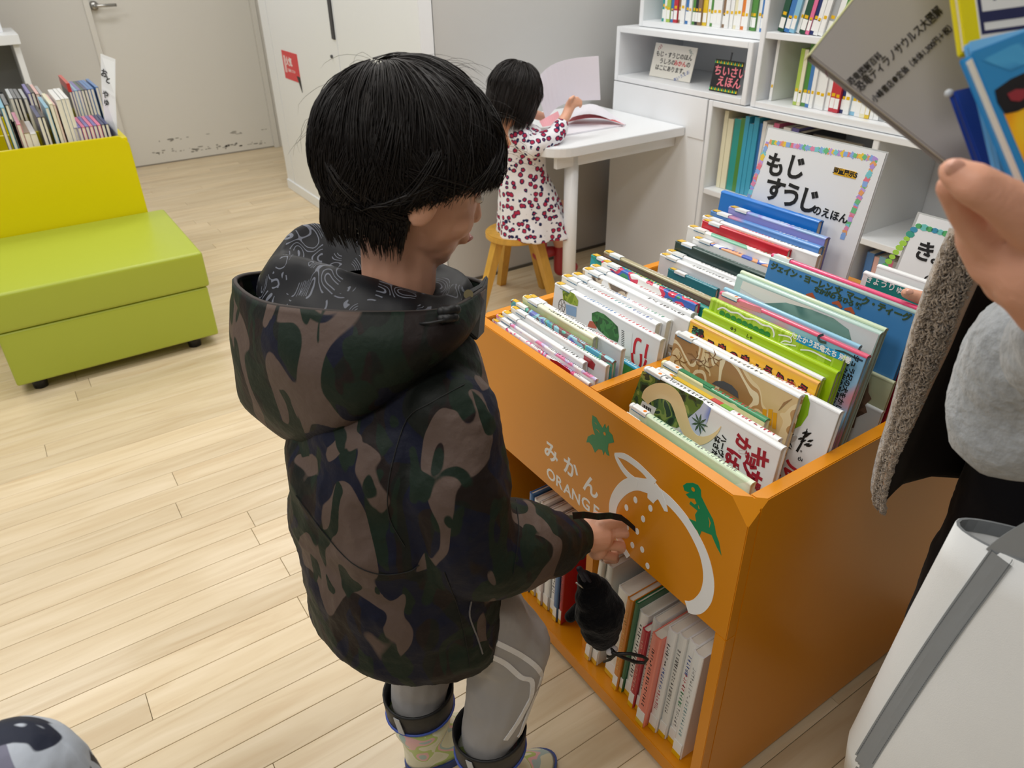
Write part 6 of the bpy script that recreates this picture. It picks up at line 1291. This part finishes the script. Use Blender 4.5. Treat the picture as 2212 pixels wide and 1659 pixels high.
# ---------------------------------------------------------------- books held up in the raised hand
def held(label, corner, D, d1, d2, L, Hh, t, cover, name='picture_book', tilt=(0, 0), pages=True, lab=None, grp=None):
    """corner: photo point of a cover corner; d1 / d2: photo directions of its two edges; the cover faces the camera"""
    p = ad(*corner, D); e1 = ROT @ V((d1[0], d1[1], tilt[0])); e2 = ROT @ V((d2[0], d2[1], tilt[1])); M = frame(p, e1, e2)
    o = empty(name, label=label, cat='book', M=M, group=grp)
    c = .0022; mb = MB(); mb.box((0, 0, -c), (L, Hh, 0)); mb.build('cover', cover, o, bevel=.001)
    MB().box((0, 0, -t), (L, Hh, -t + c)).build('back_cover', cover, o, bevel=.001)
    MB().box((.003, .003, -t + c), (L - .003, Hh - .003, -c)).build('pages', PAGES, o)
    return o, M
GC = BW('#a5a09d', .35)
# gray back cover; local x runs up to the right, y towards the upper left corner
o, Mg = held('gray back cover of a held book with black Japanese title lines', (2120, 408), .575, (124, -158), (-280, -196), .225, .170, .010, GC, tilt=(0, 0))
IM = Mg.inverted()
def gl_(px, py): 
    n = Mg.to_3x3() @ V((0, 0, 1)); v = ray(px, py); t = (Mg.translation - C0).dot(n) / v.dot(n); q = IM @ (C0 + v * t); return q.x, q.y
0 and print('corner', gl_(1765, 155), gl_(1890, 0))
GI = ink('#201c1e')
Z5 = lambda x, y: (1700 + x * .24105, y * .24105)
def gtext(s, a, b, size, bold=0):
    x0, y0 = gl_(*Z5(*a)); x1, y1 = gl_(*Z5(*b)); L = math.hypot(x1 - x0, y1 - y0)
    c = bpy.data.curves.new('m', 'FONT'); c.body = s; c.size = size; oo = bpy.data.objects.new('m', c); COL.objects.link(oo); bpy.context.view_layer.update(); w0 = oo.dimensions.x; bpy.data.objects.remove(oo)
    text(s, size, GI, Matrix.Translation(((x0 + x1) / 2, (y0 + y1) / 2, .0004)) @ Matrix.Rotation(math.atan2(y1 - y0, x1 - x0), 4, 'Z') @ Matrix.Diagonal((L / w0, 1, 1, 1)), o, bold=bold)
gtext('恐竜図解百科', (555, 750), (840, 490), .0069, .00003)
gtext('恐竜ティラノサウルス大図解', (635, 800), (1375, 85), .0092, .00008)
gtext('小峰書店●定価（本体1,300円＋税）', (785, 890), (1480, 235), .0067, .0)
mb = MB(); stroke(mb, [(*gl_(*Z5(345, 635)), .0006), (*gl_(*Z5(352, 665)), .0012), (*gl_(*Z5(362, 700)), .0004)], Matrix.Translation((0, 0, .0002)), .0002); mb.build('pen_mark', ink('#6a4a50'), o)
mb = MB(); mb.box((-.0005, .1702, -.0105), (.2255, .1712, -.0005)); mb.build('page_edge', BW('#e4e6a8', .6), o)
# yellow book and its library label
YB = BW('#d9cb12')
o, My = held('yellow book with a navy framed library label, behind the blue book', (2085, 112), .555, (190, -26), (-26, -190), .23, .17, .010, YB)
def on(M, px, py): 
    n = M.to_3x3() @ V((0, 0, 1)); v = ray(px, py); t = (M.translation - C0).dot(n) / v.dot(n); q = M.inverted() @ (C0 + v * t); return q.x, q.y
x0, y0 = on(My, *Z5(1560, 30)); x1, y1 = on(My, *Z5(1590, 235))
mb = MB(); flat(mb, [(.0115, .006), (.11, .006), (.11, .058), (.0115, .058)], Matrix.Translation((0, 0, .0001)), .0004); lb = mb.build('library_label', BW('#d9d9d6'), o)
mb = MB()
for a, b in (((.013, .010), (.11, .0125)), ((.013, .0535), (.11, .0560)), ((.013, .018), (.11, .0255))): flat(mb, [(a[0], a[1]), (b[0], a[1]), (b[0], b[1]), (a[0], b[1])], Matrix.Translation((0, 0, .0004)), .0003)
flat(mb, [(.0125, .010), (.0150, .010), (.0150, .056), (.0125, .056)], Matrix.Translation((0, 0, .00045)), .0003); mb.build('label_frame', ink('#23284e'), lb)
text('札幌市立図書館', .0200, ink('#2a2a44'), Matrix.Translation((.019, .0400, .0005)), o, bold=.0002, align='LEFT')
# blue books in front of it
o, Mb = held('thin light blue book standing just above the blue and orange one', (2078, 100), .525, (190, -44), (76, 260), .23, .11, .007, BW('#6fb0de'))
o, Mc = held('picture book with sky blue, black and orange cover held at the top right corner', (2068, 132), .505, (190, -78), (112, 245), .23, .17, .012, BW('#2f86bf'), tilt=(25, 0))
def pc2(name, pix, m, dz=.0001): 
    pts = [on(Mc, *p) for p in pix]; bm = bmesh.new(); f = bm.faces.new([bm.verts.new((x, y, 0)) for x, y in pts]); bmesh.ops.triangulate(bm, faces=bm.faces); me = bpy.data.meshes.new(name); bm.to_mesh(me); bm.free(); me.materials.append(m); me.transform(Matrix.Translation((0, 0, dz + .0002))); return link(name, me, o)
sg_ = -1 if (Mc.to_3x3() @ V((0, 0, 1))).dot(C0 - Mc.translation) < 0 else 1
0 and print('facing', sg_, (Mg.to_3x3() @ V((0, 0, 1))).dot(C0 - Mg.translation), (My.to_3x3() @ V((0, 0, 1))).dot(C0 - My.translation))
dzc = .0002 if sg_ > 0 else -.0125
pc2('orange_field', [(2136, 262), (2170, 252), (2212, 238), (2300, 210), (2300, 420), (2195, 420), (2184, 375), (2160, 320)], art('orange_field', ['#e0861a', '#ec9f1c', '#f2b21f', '#f0c02a'], 26, seed=2, hard=False), dzc)
pc2('black_band', [(2116, 214), (2150, 190), (2190, 172), (2240, 150), (2300, 130), (2300, 205), (2212, 236), (2165, 258), (2138, 264), (2122, 240)], BW('#1c1b20'), dzc + sg_ * .0003)
pc2('red_eye', [(2142, 222), (2160, 212), (2182, 212), (2186, 226), (2168, 238), (2150, 236)], BW('#8f2f38'), dzc + sg_ * .0006)
pc2('sky_patch', [(2090, 150), (2150, 120), (2240, 90), (2300, 80), (2300, 120), (2200, 150), (2150, 172)], art('sky_patch', ['#2f86bf', '#4a9fd0', '#2a7db8'], 30, seed=5, hard=False), dzc)
o, Mx = held('dark blue book showing only its edge left of the blue and orange one', (2046, 205), .545, (190, -60), (92, 190), .17, .09, .006, BW('#1a3f9a'), tilt=(60, 0))
mb = MB(); mb.ball(ad(2050, 202, .545), (.0035, .003, .003), 10); q = mb.build('worn_corner', BW('#b9bcc0', .7), None, smooth=True); q.parent = o; q.matrix_parent_inverse = Mx.inverted()
# ---------------------------------------------------------------- child at the lower left edge
cn = V((-.26, .50, 0)); kid = empty('person', cn, 'child in white, gray and navy camouflage top seen at the lower left edge', 'person'); ki = Matrix.Translation(-cn)
shp = az(-8, 1642, .80)
kb = MB(); c_ = V((shp.x - .14, shp.y - .03, 0)); 
sho = V((shp.x, shp.y, .765)); 
hk = V((c_.x - .03, c_.y - .04, .965)); HK = head_blob(kb, hk, V((.9, -.3, -.2)), 1.05)
chain(kb, [V((c_.x, c_.y, .45)), V((c_.x, c_.y, .72)), V((c_.x, c_.y, .86)), hk - V((0, 0, .05))], [.09, .10, .045, .04])
for s in (-1, 1):
    chain(kb, [V((c_.x + .0, c_.y + s * .05, .45)), V((c_.x, c_.y + s * .06, .24)), V((c_.x, c_.y + s * .06, .04))], [.06, .045, .03]); cone(kb, V((c_.x, c_.y + s * .06, .03)), V((c_.x + .09, c_.y + s * .06, .025)), .03, .022)
ha = V((shp.x + .05, shp.y - .12, .56)); chain(kb, [sho, V((shp.x + .03, shp.y - .02, .62)), ha], [.035, .028, .02]); kb.ball(ha + V((.02, -.03, -.01)), (.022, .028, .016)); 
for i in range(4): chain(kb, [ha + V((.012 + i * .009 - .005, -.045, -.01)), ha + V((.012 + i * .009 - .005, -.07, -.02)), ha + V((.012 + i * .009 - .005, -.075, -.035))], [.0075, .007, .006], 8)
chain(kb, [ha + V((.0, -.02, -.01)), ha + V((-.012, -.045, -.015))], [.008, .007], 8)
ha2 = V((c_.x - .12, c_.y - .05, .5)); chain(kb, [V((c_.x - .11, c_.y, .76)), V((c_.x - .15, c_.y, .62)), ha2, ha2 - V((0, 0, .05))], [.035, .028, .02, .022])
q = remesh('body', kb, SKIN, kid, .005, 3); q.data.transform(ki); face_parts(kid, ki @ HK, 1.05)
hair(kid, ki @ HK, (.104, .088, .102), (-.008, 0, .026), okb, 900, .07, (-.4, 0, .9), seed=12, lift=.006, rs_=.0016)
CAM2 = camo('light_camo', '#b4bcc8', [('#76778a', .47, .9), ('#262b3b', .49, 1.1), ('#b9c1cd', .58, 1.5)], 14, .6, seed=8, weave=.15)
mb = MB(); mb.loft([[V((c_.x + .115 * math.cos(a), c_.y + .10 * math.sin(a), z)) * 1 for a in [i * PI / 12 for i in range(24)]] for z in (.48, .60, .72)] + [[V((c_.x + .10 * math.cos(a), c_.y + .085 * math.sin(a), .80)) for a in [i * PI / 12 for i in range(24)]], [V((c_.x + .05 * math.cos(a), c_.y + .05 * math.sin(a), .86)) for a in [i * PI / 12 for i in range(24)]]])
chain(mb, [V((c_.x, c_.y, .80)), sho, V((shp.x + .03, shp.y - .02, .62)), ha + V((-.005, .02, .01))], [.06, .058, .052, .032], 18); chain(mb, [V((c_.x, c_.y, .80)), V((c_.x - .11, c_.y, .76)), V((c_.x - .15, c_.y, .62)), ha2], [.06, .058, .05, .03], 18)
q = remesh('hooded_top', mb, CAM2, kid, .0045, 4, disp=wrk(.006, 12)); q.data.transform(ki)
mb = MB(); mb.ball((c_.x, c_.y, .48), (.11, .10, .08), 18)
for s in (-1, 1): chain(mb, [V((c_.x, c_.y + s * .05, .45)), V((c_.x, c_.y + s * .06, .24)), V((c_.x, c_.y + s * .06, .07))], [.075, .058, .045])
q = remesh('trousers', mb, mat('navy_trousers', '#23283a', .8), kid, .006, 4); q.data.transform(ki)
for s in (-1, 1):
    mb = MB(); cone(mb, V((c_.x - .01, c_.y + s * .06, .04)), V((c_.x + .09, c_.y + s * .06, .034)), .038, .032); q = remesh('shoe', mb, mat('white_shoe', '#d8d8d8', .6), kid, .005, 3); q.data.transform(ki)
flush_text()
